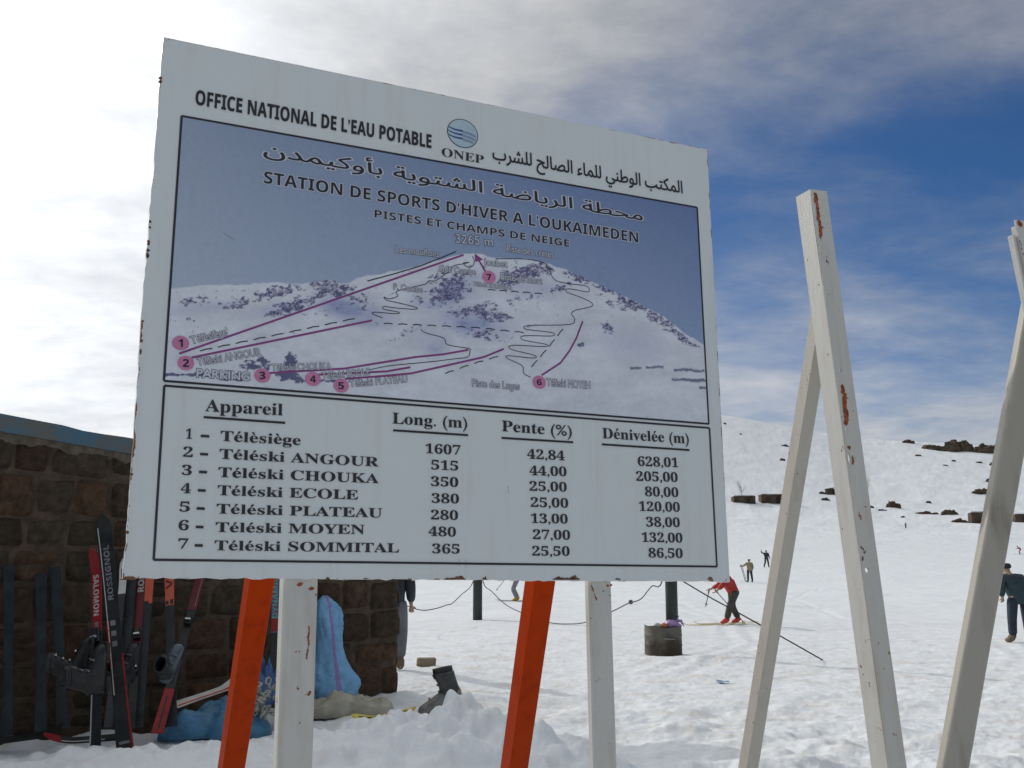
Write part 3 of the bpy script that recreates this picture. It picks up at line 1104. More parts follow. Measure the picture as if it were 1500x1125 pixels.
    S1 = [(538, 411.8), (577, 401.4), (616.4, 389.6), (646.8, 377.5), (667.8, 368.6)]
    S2 = [(692, 375.4), (694.6, 383.2), (692, 390), (684, 391), (679, 387), (679.8, 385), (687, 384.6), (676, 387), (663.6, 390), (660, 398), (652.4, 401.4), (638.4, 411.2), (628, 411.6), (623.4, 416.2),
          (612, 419), (581.4, 426.6), (582.8, 433.6), (571.6, 437.8), (562, 435.4), (567, 440), (581.4, 443.4), (609.4, 450.4), (606, 453.2), (577, 451), (563, 449), (561.8, 453), (584, 457.4), (579, 459.6),
          (549, 457.4), (546, 460), (560, 465.8)]
    S3 = [(726.6, 379), (770, 379.8), (795, 384.6), (803.6, 393), (812, 409.8), (831.6, 415.4), (858, 419), (863, 425), (859, 427.6), (833, 423.2), (830, 428), (854, 437), (868, 445.4), (862.4, 450.4),
          (842.8, 454.6), (837, 460), (841.4, 467.8), (833, 475.6), (774, 477), (771, 482.6), (808, 487.2), (807.8, 492.4), (768, 491.8), (766, 498), (799, 504.4), (797, 507.8), (751, 506), (749, 512),
          (782.6, 520.6), (779.8, 524.6), (744, 521.2), (744, 525.6), (764.4, 535.8), (767, 547), (777, 552.6)]
    S4 = [(615.9, 482.6), (624.8, 488.2), (649.6, 495.2), (655.2, 505), (686, 510.6), (688, 514.8), (684.6, 523.2), (663.6, 526), (630, 530.2), (571.6, 535.8), (540.8, 542)]
    for i_, s_ in enumerate((S1, S2, S3, S4)):
        pk = MB()
        board_line(pk, smooth_px(s_, 4) if i_ else s_, lb * (1.25 if i_ == 0 else 0.9), 0.0014)
        pk.build('piste_line', M_INK, root)
    def dashes(pts, n, dl):
        pk = MB()
        tot = [0.0]
        for a, b in zip(pts, pts[1:]):
            tot.append(tot[-1] + math.dist(a, b))
        def pos(s):
            for k in range(len(pts) - 1):
                if s <= tot[k + 1] or k == len(pts) - 2:
                    f = (s - tot[k]) / (tot[k + 1] - tot[k])
                    return tuple(pts[k][c] + (pts[k + 1][c] - pts[k][c]) * f for c in range(2))
        for k in range(n):
            a = tot[-1] * k / n
            b = a + tot[-1] / n * dl
            p, q_ = pos(a), pos(b)
            mid = ((p[0] + q_[0]) / 2, (p[1] + q_[1]) / 2 - 0.9)
            board_line(pk, (p, mid, q_), lb * 1.15, 0.0014)
        pk.build('dashed_piste_line', M_INK, root)
    dashes([(293, 514.3), (528, 465.3)], 9, 0.68)
    dashes([(561.8, 474.2), (627.6, 477), (700, 480.5), (775, 488.5)], 10, 0.62)
    dashes([(714, 424.6), (800, 431.2)], 5, 0.66)
    dashes([(651.8, 547.6), (690, 534), (738, 520)], 4, 0.6)
    dashes([(824.6, 482), (805, 507), (774, 543)], 4, 0.66)

    for s_, p0, p1, c_, eb in (('Les mouflons', (579.2, 369.8), (643, 377), 9, 0), ('P. Combe', (576.4, 424), (618.7, 429), 8, 0), ('Télèsiège', (281, 504), (333, 490.5), 10, 0),
                               ('Télèski ANGOUR', (290.2, 536), (382.6, 520.4), 10, 0), ('PARKING', (288, 552.4), (365, 557.6), 11, .02), ('Télèski CHOUKA', (398, 543.2), (485.4, 541), 9, 0),
                               ('Télèski ECOLE', (472.2, 555.6), (541.7, 549), 9, 0), ('Télèski PLATEAU', (512.8, 567), (596.8, 559.8), 9, 0), ('Piste des crétes', (742, 368.4), (810.6, 377.8), 8.5, 0),
                               ('Joubet', (708.4, 388.6), (742.8, 392), 9, 0), ('Gde Combe', (643.2, 397.6), (696.6, 402.8), 8.5, 0), ('Piste de mort', (733.6, 409.8), (793.8, 416.6), 9, 0),
                               ('Télèski SOMMITAL', (693, 418.6), (750.4, 425), 5.5, 0), ('Piste des Luges', (691.6, 565.8), (760.8, 571), 9.5, 0), ('Télèski MOYEN', (800.8, 565.4), (864.6, 569.6), 10, 0),
                               ('3265 m', (667.2, 355.8), (721.8, 361), 12, -.008)):
        lab_d, lab_l = MB(), MB()
        board_text(lab_d, s_, 'sans', p0, p1, c_ * 1.08, 0.0021, 0, 0.050 + eb)
        board_text(lab_l, s_, 'sans', p0, p1, c_ * 1.08, 0.0024, 0, 0.004 + eb)
        ml = lab_l.build('map_label', M_PALE, root)
        lab_d.build('label_outline', M_GREYINK, ml)

    for k, (px, py, r_px) in enumerate(((264.4, 502.8, 12.6), (272, 532.2, 12.4), (384, 550.4, 12), (458.2, 555.4, 11.6), (499.4, 565.2, 11.4), (789.6, 560.2, 9.8), (716, 406.2, 9.8))):
        b = MB()
        cu_, cv_ = uv(px, py)
        ru = abs(uv(px + r_px, py)[0] - uv(px - r_px, py)[0]) / 2
        ribbon_poly(b, cu_, cv_, ru, ru * 0.90, 28, 0.0027 + .00003 * k, 0)
        bd = b.build('number_badge', M_PINK, root)
        b = MB()
        hw = r_px * (0.36 if k else 0.24)
        board_text(b, str(k + 1), 'sansb', (px - hw, py + r_px * .43), (px + hw, py + r_px * .46), r_px * 0.90, 0.0031, 0, 0.012)
        b.build('digit', M_INK, bd)

    # table ---------------------------------------------------------------
    heads = []
    for s_, p0, p1, c_ in (('Appareil', (300.3, 602.5), (413.8, 608.8), 17.4), ('Long. (m)', (574.6, 620.5), (684.1, 627.4), 16), ('Pente (%)', (735, 631.6), (837.3, 639.2), 15.6), ('Dénivelée (m)', (882.4, 642), (1008.9, 649.8), 15)):
        t_ = MB()
        board_text(t_, s_, 'serif', p0, p1, c_, embolden=0.004)
        heads.append(t_.build('table_heading', M_INK, root))
    for i_, (a, b) in enumerate((((298.2, 611.2), (417.6, 619.6)), ((575.6, 630.5), (685.5, 637.6)), ((734.4, 641.6), (839.4, 648)), ((881.3, 651), (1009.6, 659.4)))):
        t_ = MB()
        board_line(t_, (a, b), 0.0070, 0.0018)
        t_.build('underline', M_INK, heads[i_])
    for s_, n0, n1, d0, d1, p0, p1, c_ in (('Télèsiège', (272, 642.7), (281, 643.2), (294, 638.6), (306.5, 639.4), (322.9, 645.9), (440, 652.2), 14.7),
                                           ('Téléski ANGOUR', (268, 669.1), (282, 669.8), (293, 665.2), (304.8, 665.9), (321.4, 672), (554.3, 683.6), 14.3),
                                           ('Téléski CHOUKA', (266, 695.7), (280.4, 696.3), (291.4, 691.3), (303.2, 692), (319.6, 698.8), (554.5, 708), 14.3),
                                           ('Téléski ECOLE', (264.5, 722.4), (279.2, 722.9), (289.6, 718.3), (301.2, 718.9), (318.5, 725.3), (524.2, 731.9), 14.3),
                                           ('Téléski PLATEAU', (262.7, 749.4), (277.6, 749.8), (288, 744.8), (299.8, 745.3), (317, 752.3), (559.4, 758.2), 14.1),
                                           ('Téléski MOYEN', (261.3, 776.6), (276, 776.9), (286.6, 771.9), (298, 772.3), (315.6, 779.3), (533.8, 782.4), 14.1),
                                           ('Téléski SOMMITAL', (260.7, 803.6), (275.2, 803.8), (285, 799), (297, 799.3), (314, 806), (584.3, 809.4), 14.1)):
        t_ = MB()
        board_text(t_, s_, 'serif', p0, p1, c_, embolden=0.006)
        t_.build('lift_name', M_INK, root)
        t_ = MB()
        board_line(t_, (d0, d1), 0.0076, 0.0018)
        t_.build('dash', M_INK, root)
    for k, (a, b) in enumerate((((272, 642.7), (281, 643.2)), ((268, 669.1), (282, 669.8)), ((266, 695.7), (280.4, 696.3)), ((264.5, 722.4), (279.2, 722.9)), ((262.7, 749.4), (277.6, 749.8)), ((261.3, 776.6), (276, 776.9)), ((260.7, 803.6), (275.2, 803.8)))):
        t_ = MB()
        board_text(t_, str(k + 1), 'serif', a, b, 14.2, embolden=0.004)
        t_.build('row_number', M_INK, root)
    for s_, p0, p1 in (('1607', (623.1, 663.8), (674.4, 666.3)), ('515', (631.4, 687.7), (670.9, 689.5)), ('350', (631.1, 712), (670.9, 713.4)), ('380', (632.1, 736.6), (672, 737.7)), ('280', (631.1, 760.9), (670.6, 761.9)),
                       ('480', (627.6, 785.1), (667.5, 786.2)), ('365', (632.8, 810.5), (673, 811.1)),
                       ('42,84', (772.1, 671.8), (826.9, 674.6)), ('44,00', (775.6, 696.1), (829.7, 697.8)), ('25,00', (775.6, 718.9), (830, 720.3)), ('25,00', (777.3, 742.5), (832.1, 743.9)), ('13,00', (777.7, 766.1), (831.4, 767.1)),
                       ('27,00', (780.5, 789.7), (834.9, 790.7)), ('25,50', (779.4, 813.9), (834.2, 814.3)),
                       ('628,01', (934.4, 682.5), (993.3, 684.6)), ('205,00', (931.9, 704.4), (992.6, 706.1)), ('80,00', (944.8, 726.9), (993.6, 728.3)), ('120,00', (936.1, 748.4), (995.7, 749.8)), ('38,00', (946.5, 771.3), (995.7, 772.3)),
                       ('132,00', (940.2, 793.8), (999.5, 794.9)), ('86,50', (950, 816.7), (999.9, 817.4))):
        t_ = MB()
        board_text(t_, s_, 'serif', p0, p1, 13.4, embolden=0.004)
        t_.build('table_figure', M_INK, root)
    # scratches in the paint
    sc = MB()
    for a, b in (((744, 711), (744.5, 722)), ((672, 818), (672.6, 829)), ((682, 820), (682.4, 831)), ((829, 362), (833, 356)), ((326, 341), (345, 353))):
        board_line(sc, (a, b), 0.0009, 0.0028)
    sc.build('scratch', M_GREYINK, panel)

    # posts and braces -----------------------------------------------------
    def uvz(px, py, z):
        r = ray(px, py)
        o = BO + BN * z
        p = CAM + r * ((o - CAM).dot(BN) / r.dot(BN)) - o
        return p.dot(BR_), p.dot(BU)
    for px, top_v, half, dep in ((440.5, 1.15, 0.051, 0.055), (879, 1.12, 0.043, 0.030)):
        u, v = uvz(px, 856, -0.034)
        p = MB()
        zt, zb = -0.034, -0.034 - dep
        c_top = onb(u, top_v, (zt + zb) / 2)
        # follow the board down to under the snow
        L_ = (c_top.z + 0.35) / BU.z
        c_bot = c_top - BU * L_
        p.box((c_top + c_bot) / 2, BR_ * half, BN * dep / 2, (c_top - c_bot) / 2, 0, 0.004)
        # a run of rust bubbling on the face, and flakes just under the panel
        if px < 500:
            line = [(452, 917), (453, 925), (451, 934), (452.5, 944), (450, 956), (448.5, 966)]
        else:
            line = [(866, 857), (869, 866), (874, 880)]
        for i in range(len(line) - 1):
            for j in range(5):
                f = (j + random.random()) / 5
                x = line[i][0] + (line[i + 1][0] - line[i][0]) * f
                y = line[i][1] + (line[i + 1][1] - line[i][1]) * f
                uu, vv = uvz(x, y, zt)
                ss = random.uniform(.0016, .0034)
                n = 6
                p.add([onb(uu + ss * math.cos(2 * math.pi * q_ / n) * random.uniform(.6, 1.3), vv + 1.6 * ss * math.sin(2 * math.pi * q_ / n), zt + 0.0012 + .0001 * j) for q_ in range(n)], [tuple(range(n))], 1)
        for x, y, s_ in ((440, 856, .010), (456, 862, .008), (895, 857, .006)) if px < 500 else ((890, 858, .006), (884, 866, .004), (893, 872, .004)):
            uu, vv = uvz(x, y, zt)
            n = 9
            p.add([onb(uu + s_ * math.cos(2 * math.pi * q_ / n) * random.uniform(.5, 1.3), vv + .6 * s_ * math.sin(2 * math.pi * q_ / n) * random.uniform(.6, 1.3), zt + 0.0014) for q_ in range(n)], [tuple(range(n))], 1)
        p.build('post', [M_WHITE, M_RUST], root)
    back = Vector((-BN.x, -BN.y, 0)).normalized()
    for pxs in ((380, 850, 338.5, 1125), (791, 852, 753, 1125)):
        b = MB()
        x0, y0, x1, y1 = pxs
        # where the brace meets the back of its post, and its foot behind
        post_u = uv(438 if x0 < 500 else 879, 852)[0]
        Ya = onb(post_u, 0.0, -0.12).y
        A = at(x0, y0, Ya + 0.62)
        B = at(x1, y1, Ya + 1.18)
        d = (A - B).normalized()
        top_ = A + d * ((2.35 - A.z) / d.z)
        bot_ = B - d * ((B.z + 0.30) / d.z)
        side = Vector((BR_.x, BR_.y, 0)).normalized()
        side = (side - d * side.dot(d)).normalized()
        out = side.cross(d).normalized()
        b.box((top_ + bot_) / 2, side * 0.044, out * 0.050, (top_ - bot_) / 2, 0, 0.004)
        br = b.build('brace', M_ORANGE, root)
        br['label'] = 'orange painted rear brace'
    return root


build_sign()


# ------------------------------------------------------------------ empty A-frames on the right
def plate(mb, origin, ex, ey, n, outline, holes, thick, mi=0):
    """a flat plate with real holes; outline in (x, y) metres along ex, ey"""
    vs, tris = tess(outline, holes)
    f = [origin + ex * v.x + ey * v.y for v in vs]
    k = [p - n * thick for p in f]
    fs = []
    for a, b, c in tris:
        q = (vs[b].x - vs[a].x) * (vs[c].y - vs[a].y) - (vs[b].y - vs[a].y) * (vs[c].x - vs[a].x)
        t = (a, b, c) if q > 0 else (a, c, b)
        fs.append(t)
        fs.append(tuple(len(f) + i for i in reversed(t)))
    base = 0
    for lp in [outline] + holes:
        m_ = len(lp)
        for i in range(m_):
            j = (i + 1) % m_
            fs.append((base + i, base + j, len(f) + base + j, len(f) + base + i))
        base += m_
    mb.add(f + k, fs, mi)


def rust_streak(mb, fpt, pts, mi, seed, size=(.002, .0045), per=6):
    rnd = random.Random(seed)
    for i in range(len(pts) - 1):
        for j in range(per):
            f = (j + rnd.random()) / per
            x = pts[i][0] + (pts[i + 1][0] - pts[i][0]) * f + rnd.uniform(-1.3, 1.3)
            y = pts[i][1] + (pts[i + 1][1] - pts[i][1]) * f + rnd.uniform(-1.5, 1.5)
            s = rnd.uniform(*size) * 1.45
            n = 7
            mb.add([fpt(x, y, s * math.cos(2 * math.pi * q / n) * rnd.uniform(.5, 1.3), 1.7 * s * math.sin(2 * math.pi * q / n) * rnd.uniform(.6, 1.3), .0012 + .0001 * (j % 5)) for q in range(n)], [tuple(range(n))], mi)


def build_frame_one():
    Y1 = 4.0
    R_ = Vector((BR_.x, BR_.y, 0)).normalized()
    top = at(1187, 277, Y1)
    low = at(1302, 1125, Y1 - 0.06)
    d = (top - low).normalized()
    ex = (R_ - d * R_.dot(d)).normalized()
    n = ex.cross(d).normalized()
    if n.y > 0:
        n = -n
    bot = low - d * ((low.z + 0.4) / d.z)
    L = (top - bot).length
    root = empty('support_frame', (bot.x, bot.y, 0), 'bare white steel frame whose tall rust-streaked post has bolt holes', 'frame', 'empty white frames beside the board')
    bpy.context.view_layer.update()
    w, t = 0.083, 0.006

    def loc(px, py):
        r = ray(px, py)
        k = (bot - CAM).dot(n) / r.dot(n)
        p = CAM + r * k - bot
        return p.dot(ex), p.dot(d)
    holes = []
    rnd = random.Random(9)
    for px, py, rx, ry in ((1243, 672, .0062, .022), (1270, 835, .0095, .0105), (1231, 542, .0050, .0075), (1240, 628, .0055, .0055)):
        hx, hy = loc(px, py)
        hx = min(max(hx, .012), w - .012)
        holes.append([(hx + rx * math.cos(-2 * math.pi * k / 12) * rnd.uniform(.85, 1.15), hy + ry * math.sin(-2 * math.pi * k / 12) * rnd.uniform(.85, 1.15)) for k in range(12)])
    p = MB()
    plate(p, bot, ex, d, n, [(0, 0), (w, 0), (w, L), (0, L)], holes, t)
    # return leg of the angle iron
    ny = -n
    wl = 0.088
    plate(p, bot + ex * 0.0, ny, d, -ex, [(0.0005, 0), (wl, 0), (wl, L), (0.0005, L - 0.0)], [], t)
    fpt = lambda x, y, a, b, z: bot + ex * (loc(x, y)[0] + a) + d * (loc(x, y)[1] + b) + n * z
    rust_streak(p, fpt, [(1194, 285), (1196, 289), (1195, 294)], 1, 1, (.003, .006))
    rust_streak(p, fpt, [(1196, 299), (1198, 312), (1200, 325), (1202, 338), (1201, 346)], 1, 2, (.003, .005), 9)
    rust_streak(p, fpt, [(1234, 567), (1238, 580), (1236, 592), (1240, 606), (1239, 618)], 1, 3, (.003, .007), 14)
    rust_streak(p, fpt, [(1242, 655), (1246, 657)], 1, 4, (.001, .003))
    rust_streak(p, fpt, [(1249, 668), (1250, 680)], 1, 4, (.001, .004))
    rust_streak(p, fpt, [(1260, 800), (1266, 808), (1262, 822)], 2, 5, (.001, .0025), 5)
    rust_streak(p, fpt, [(1210, 374), (1212, 386)], 2, 6, (.001, .003), 3)
    rust_streak(p, fpt, [(1257, 749), (1262, 762)], 1, 6, (.001, .003), 5)
    p.build('post', [M_WHITE, M_RUST, M_RUSTDARK], root)
    # rear brace running from the side of the post down to the left
    b = MB()
    A = at(1196, 506, Y1 + 0.14)
    B = at(1096, 1125, Y1 + 0.75)
    db = (A - B).normalized()
    tp = A + db * 0.26
    bt = B - db * ((B.z + 0.3) / db.z)
    sd = (R_ - db * R_.dot(db)).normalized()
    ot = sd.cross(db).normalized()
    b.box((tp + bt) / 2, sd * 0.031, ot * 0.031, (tp - bt) / 2, 0, 0.004)
    b.build('brace', M_WHITE2, root)
    # bolted head where the two meet
    g = MB()
    g.box(tp - db * 0.12 + ex * 0.03 - n * .01, ex * 0.025, n * 0.005, db * 0.05, 0, 0.002)
    g.build('gusset', M_WHITE2, root)


def build_frame_two():
    Y1 = 3.45
    R_ = Vector((BR_.x, BR_.y, 0)).normalized()
    top = at(1487, 322, Y1)
    low = at(1655, 1125, Y1 - 0.05)
    d = (top - low).normalized()
    ex = (R_ - d * R_.dot(d)).normalized()
    n = ex.cross(d).normalized()
    if n.y > 0:
        n = -n
    bot = low - d * ((low.z + 0.4) / d.z)
    L = (top - bot).length
    root = empty('support_frame', (bot.x, bot.y, 0), 'bare white steel frame cut by the right edge, with a broad grimy leaning leg', 'frame', 'empty white frames beside the board')
    bpy.context.view_layer.update()
    w, t = 0.095, 0.006
    p = MB()
    plate(p, bot, ex, d, n, [(0, 0), (w, 0), (w, L), (0, L)], [], t)
    plate(p, bot, -n, d, -ex, [(0.0005, 0), (.022, 0), (.022, L - .02), (0.0005, L - .02)], [], t)
    p.box(bot - ex * 0.009 - n * 0.020 + d * (L - 0.05) / 2, ex * 0.006, n * 0.012, d * (L - 0.05) / 2, 0, 0.002)
    def fpt(x, y, a, b, z):
        r = ray(x, y)
        k = (bot - CAM).dot(n) / r.dot(n)
        q = CAM + r * k - bot
        return bot + ex * (q.dot(ex) + a) + d * (q.dot(d) + b) + n * z
    rust_streak(p, fpt, [(1491, 326), (1496, 328)], 1, 21, (.003, .005))
    rust_streak(p, fpt, [(1494, 352), (1498, 372)], 2, 22, (.001, .002), 6)
    p.build('post', [M_WHITE, M_RUST, M_RUSTDARK], root)
    # the leaning leg: a rolled channel with rounded edges
    A = at(1517, 480, Y1 + 0.20)
    B = at(1402, 1125, Y1 + 0.10)
    db = (A - B).normalized()
    bt = B - db * ((B.z + 0.3) / db.z)
    A = A + db * 0.10
    side = Vector((1, 0, 0))
    sd = (side - db * side.dot(db)).normalized()
    ot = sd.cross(db).normalized()
    if ot.y > 0:
        ot = -ot
    h, dp, r = 0.043, 0.055, 0.018
    prof = []
    for cx_, cz_, a0 in ((-h + r, -r, math.pi), (h - r, -r, math.pi / 2)):
        for k in range(6):
            a = a0 - k * math.pi / 10
            prof.append((cx_ + r * math.cos(a), cz_ + r * math.sin(a)))
    prof = [(-h, -dp)] + prof + [(h, -dp)] + [(h - .005, -dp)] + [(h - .005, -r)] + [(h - r, -.005), (-h + r, -.005)] + [(-h + .005, -r), (-h + .005, -dp)]
    # slight dent along the face
    rings = []
    for k in range(13):
        c = bt + (A - bt) * (k / 12)
        rings.append([c + sd * x + ot * (z - (0.004 * math.cos(x / h * 1.4) if z > -.01 else 0)) for x, z in prof])
    g = MB()
    g.loft(rings)
    g.build('brace', painted_metal('grimy_white_paint', (0.39, 0.37, 0.315), (0.20, 0.10, 0.05), 0.76, dirt=(0.20, 0.17, 0.13), streak=1.5), root)


build_frame_one()
build_frame_two()


# ------------------------------------------------------------------ stone building on the left
WL = at(0, 1093, 8.9); WL.z = 0
WR = at(583, 1015, 12.2); WR.z = 0
WD = (WR - WL).normalized()
WLEN = (WR - WL).length
WN = Vector((WD.y, -WD.x, 0))                      # out of the facade, towards the viewer


def wall_pt(px, py, off=0.0):
    """point on the facade (moved out by off metres)"""
    r = ray(px, py)
    o = WL + WN * off
    t = (o - CAM).dot(WN) / r.dot(WN)
    return CAM + r * t


def roof_z(s):
    """height of the wall head at distance s along the facade"""
    p0, p1 = wall_pt(0, 628), wall_pt(190, 661)
    s0, s1 = (p0 - WL).dot(WD), (p1 - WL).dot(WD)
    return p0.z + (p1.z - p0.z) * (s - s0) / (s1 - s0)


def build_house():
    base = WL - WD * 3.0
    total = WLEN + 3.0
    root = empty('stone_building', base + WD * total / 2 - WN * 2.5, 'low brown stone building with a faded blue band under its roof', 'building')
    bpy.context.view_layer.update()
    rnd = random.Random(11)
    vs, fs, cols = [], [], []

    def stone(o, ex, ez, n, x0, x1, z0, z1, col, cut=None):
        nx, nz = max(4, int((x1 - x0) / .036)), max(4, int((z1 - z0) / .036))
        b = len(vs)
        sd = rnd.randrange(10000)
        w, h = x1 - x0, z1 - z0
        jit = [rnd.uniform(-.045, .045) for _ in range(8)]
        bul = rnd.uniform(.02, .045)
        X, Z = np.meshgrid(np.linspace(0, 1, nx + 1), np.linspace(0, 1, nz + 1))
        fx = fbm(X * w / .10 + sd, Z * h / .10, 3, 4, .6) * 0.030
        for j in range(nz + 1):
            for i in range(nx + 1):
                s, t = i / nx, j / nz
                e = min(s * w, (1 - s) * w, t * h, (1 - t) * h)
                pr = bul * (1 - math.exp(-e / 0.014)) + fx[j, i] * min(1, e / .03) - (0.018 if e < 1e-6 else 0)
                ox = (jit[0] * (1 - t) + jit[1] * t) * (1 - s) + (jit[2] * (1 - t) + jit[3] * t) * s
                oz = (jit[4] * (1 - s) + jit[5] * s) * (1 - t) + (jit[6] * (1 - s) + jit[7] * s) * t
                # round the corners of the block
                kx = (s - .5) * 2; kz = (t - .5) * 2
                rc = 1 - 0.05 * (kx * kz) ** 2
                p = o + ex * ((x0 + x1) / 2 + kx * w / 2 * rc + ox * .6) + ez * ((z0 + z1) / 2 + kz * h / 2 * rc + oz * .6) + n * (pr + 0.006)
                vs.append(tuple(p)); cols.append((*col, 1))
        for j in range(nz):
            for i in range(nx):
                a = b + j * (nx + 1) + i
                fs.append((a, a + 1, a + nx + 2, a + nx + 1))

    def courses(o, ex, n, length, s_off, zf):
        z = -0.1
        while z < 3.2:
            ch = rnd.uniform(.24, .36)
            x = 0.0
            while x < length - 0.03:
                w = rnd.uniform(.30, .56)
                if length - x - w < .18:
                    w = length - x
                zt = min(z + ch, zf(s_off + x + w / 2) - 0.035)
                if zt - z > 0.06:
                    base_c = rnd.choice(((.066, .041, .024), (.058, .040, .024), (.078, .044, .025), (.054, .041, .025), (.065, .047, .028)))
                    k = rnd.uniform(.75, 1.2)
                    pieces = [(z, zt)] if rnd.random() > .18 or ch < .28 else [(z, z + (zt - z) * .48), (z + (zt - z) * .52, zt)]
                    for a, b_ in pieces:
                        stone(o, ex, Vector((0, 0, 1)), n, x + .012, x + w - .012, a + .011, b_ - .011, tuple(c * k for c in base_c))
                x += w
            z += ch
    courses(base, WD, WN, total, -3.0, roof_z)
    # return wall at the right corner, running back
    courses(WR, -WN, WD, 5.0, WLEN, lambda s: roof_z(WLEN))
    me = bpy.data.meshes.new('stone_blocks')
    me.from_pydata(vs, [], fs)
    ca = me.color_attributes.new('Col', 'FLOAT_COLOR', 'POINT')
    ca.data.foreach_set('color', np.array(cols, dtype=np.float32).ravel())
    stones = link('wall', me, M_STONE, root, True)
    # mortar core
    c = MB()
    zl, zr = roof_z(-3.0), roof_z(WLEN)
    o = base
    A = [o, o + WD * (total - .035), o + WD * (total - .035) - WN * 5, o - WN * 5]
    bot = [p + Vector((0, 0, -.4)) for p in A]
    topz = [zl - .03, zr - .03, zr - .03, zl - .03]
    tp = [Vector((p.x, p.y, z)) for p, z in zip(A, topz)]
    c.loft([bot, tp])
    c.build('mortar', M_MORTAR, stones)
    # rough mortar bed under the wall head
    bd = MB()
    rings = []
    rq = random.Random(14)
    for k in range(121):
        q = -3.05 + (WLEN + 3.08) * k / 120
        p = WL + WD * q
        z = roof_z(q)
        o1, o2 = .040 + rq.uniform(-.012, .012), .040 + rq.uniform(-.012, .012)
        zb = z - .105 + rq.uniform(-.022, .022)
        rings.append([p + WN * o1 + Vector((0, 0, zb)) - Vector((0, 0, p.z)), p + WN * o2 + Vector((0, 0, z - .032)) - Vector((0, 0, p.z)), p - WN * .05 + Vector((0, 0, z - .032)) - Vector((0, 0, p.z)), p - WN * .05 + Vector((0, 0, zb)) - Vector((0, 0, p.z))])
    bd.loft(rings)
    bd.build('mortar_bed', mat('pale_mortar', (0.13, 0.105, 0.075), .95, var=.35, scale=9, bump=.9, bscale=30), stones)
    # wall-head beam and faded blue fascia
    f = MB()
    n = 40
    rb, rt = [], []
    rf = random.Random(4)
    for k in range(n + 1):
        s = -3.15 + (WLEN + 3.3) * k / n
        p = WL + WD * s
        z = roof_z(s)
        j = rf.uniform(-.006, .006)
        rb.append((p, z, j))
    rings = []
    for p, z, j in rb:
        a = p + WN * (0.055 + j)
        q = p - WN * 5.1
        rings.append([Vector((a.x, a.y, z - .03)), Vector((a.x, a.y, z + .108 + j * 2)), Vector((q.x, q.y, z + .100)), Vector((q.x, q.y, z - .03))])
    f.loft(rings)
    mb_ = bpy.data.materials.new('faded_blue_fascia')
    mb_.use_nodes = True
    t = NT(mb_.node_tree)
    b = mb_.node_tree.nodes['Principled BSDF']
    cc = t.n('ShaderNodeTexCoord').outputs['Object']
    k = t.step(t.math('ADD', t.math('MULTIPLY', t.noise(cc, 2.2, 5, .65), .65), t.math('MULTIPLY', t.noise(cc, 11, 5, .7), .35)), 0.42, 0.56)
    t.L.new(t.mix(k, (0.075, 0.15, 0.21), (0.135, 0.135, 0.115)), b.inputs['Base Color'])
    b.inputs['Roughness'].default_value = .9
    f.build('roof', mb_, root)
    return root


build_house()


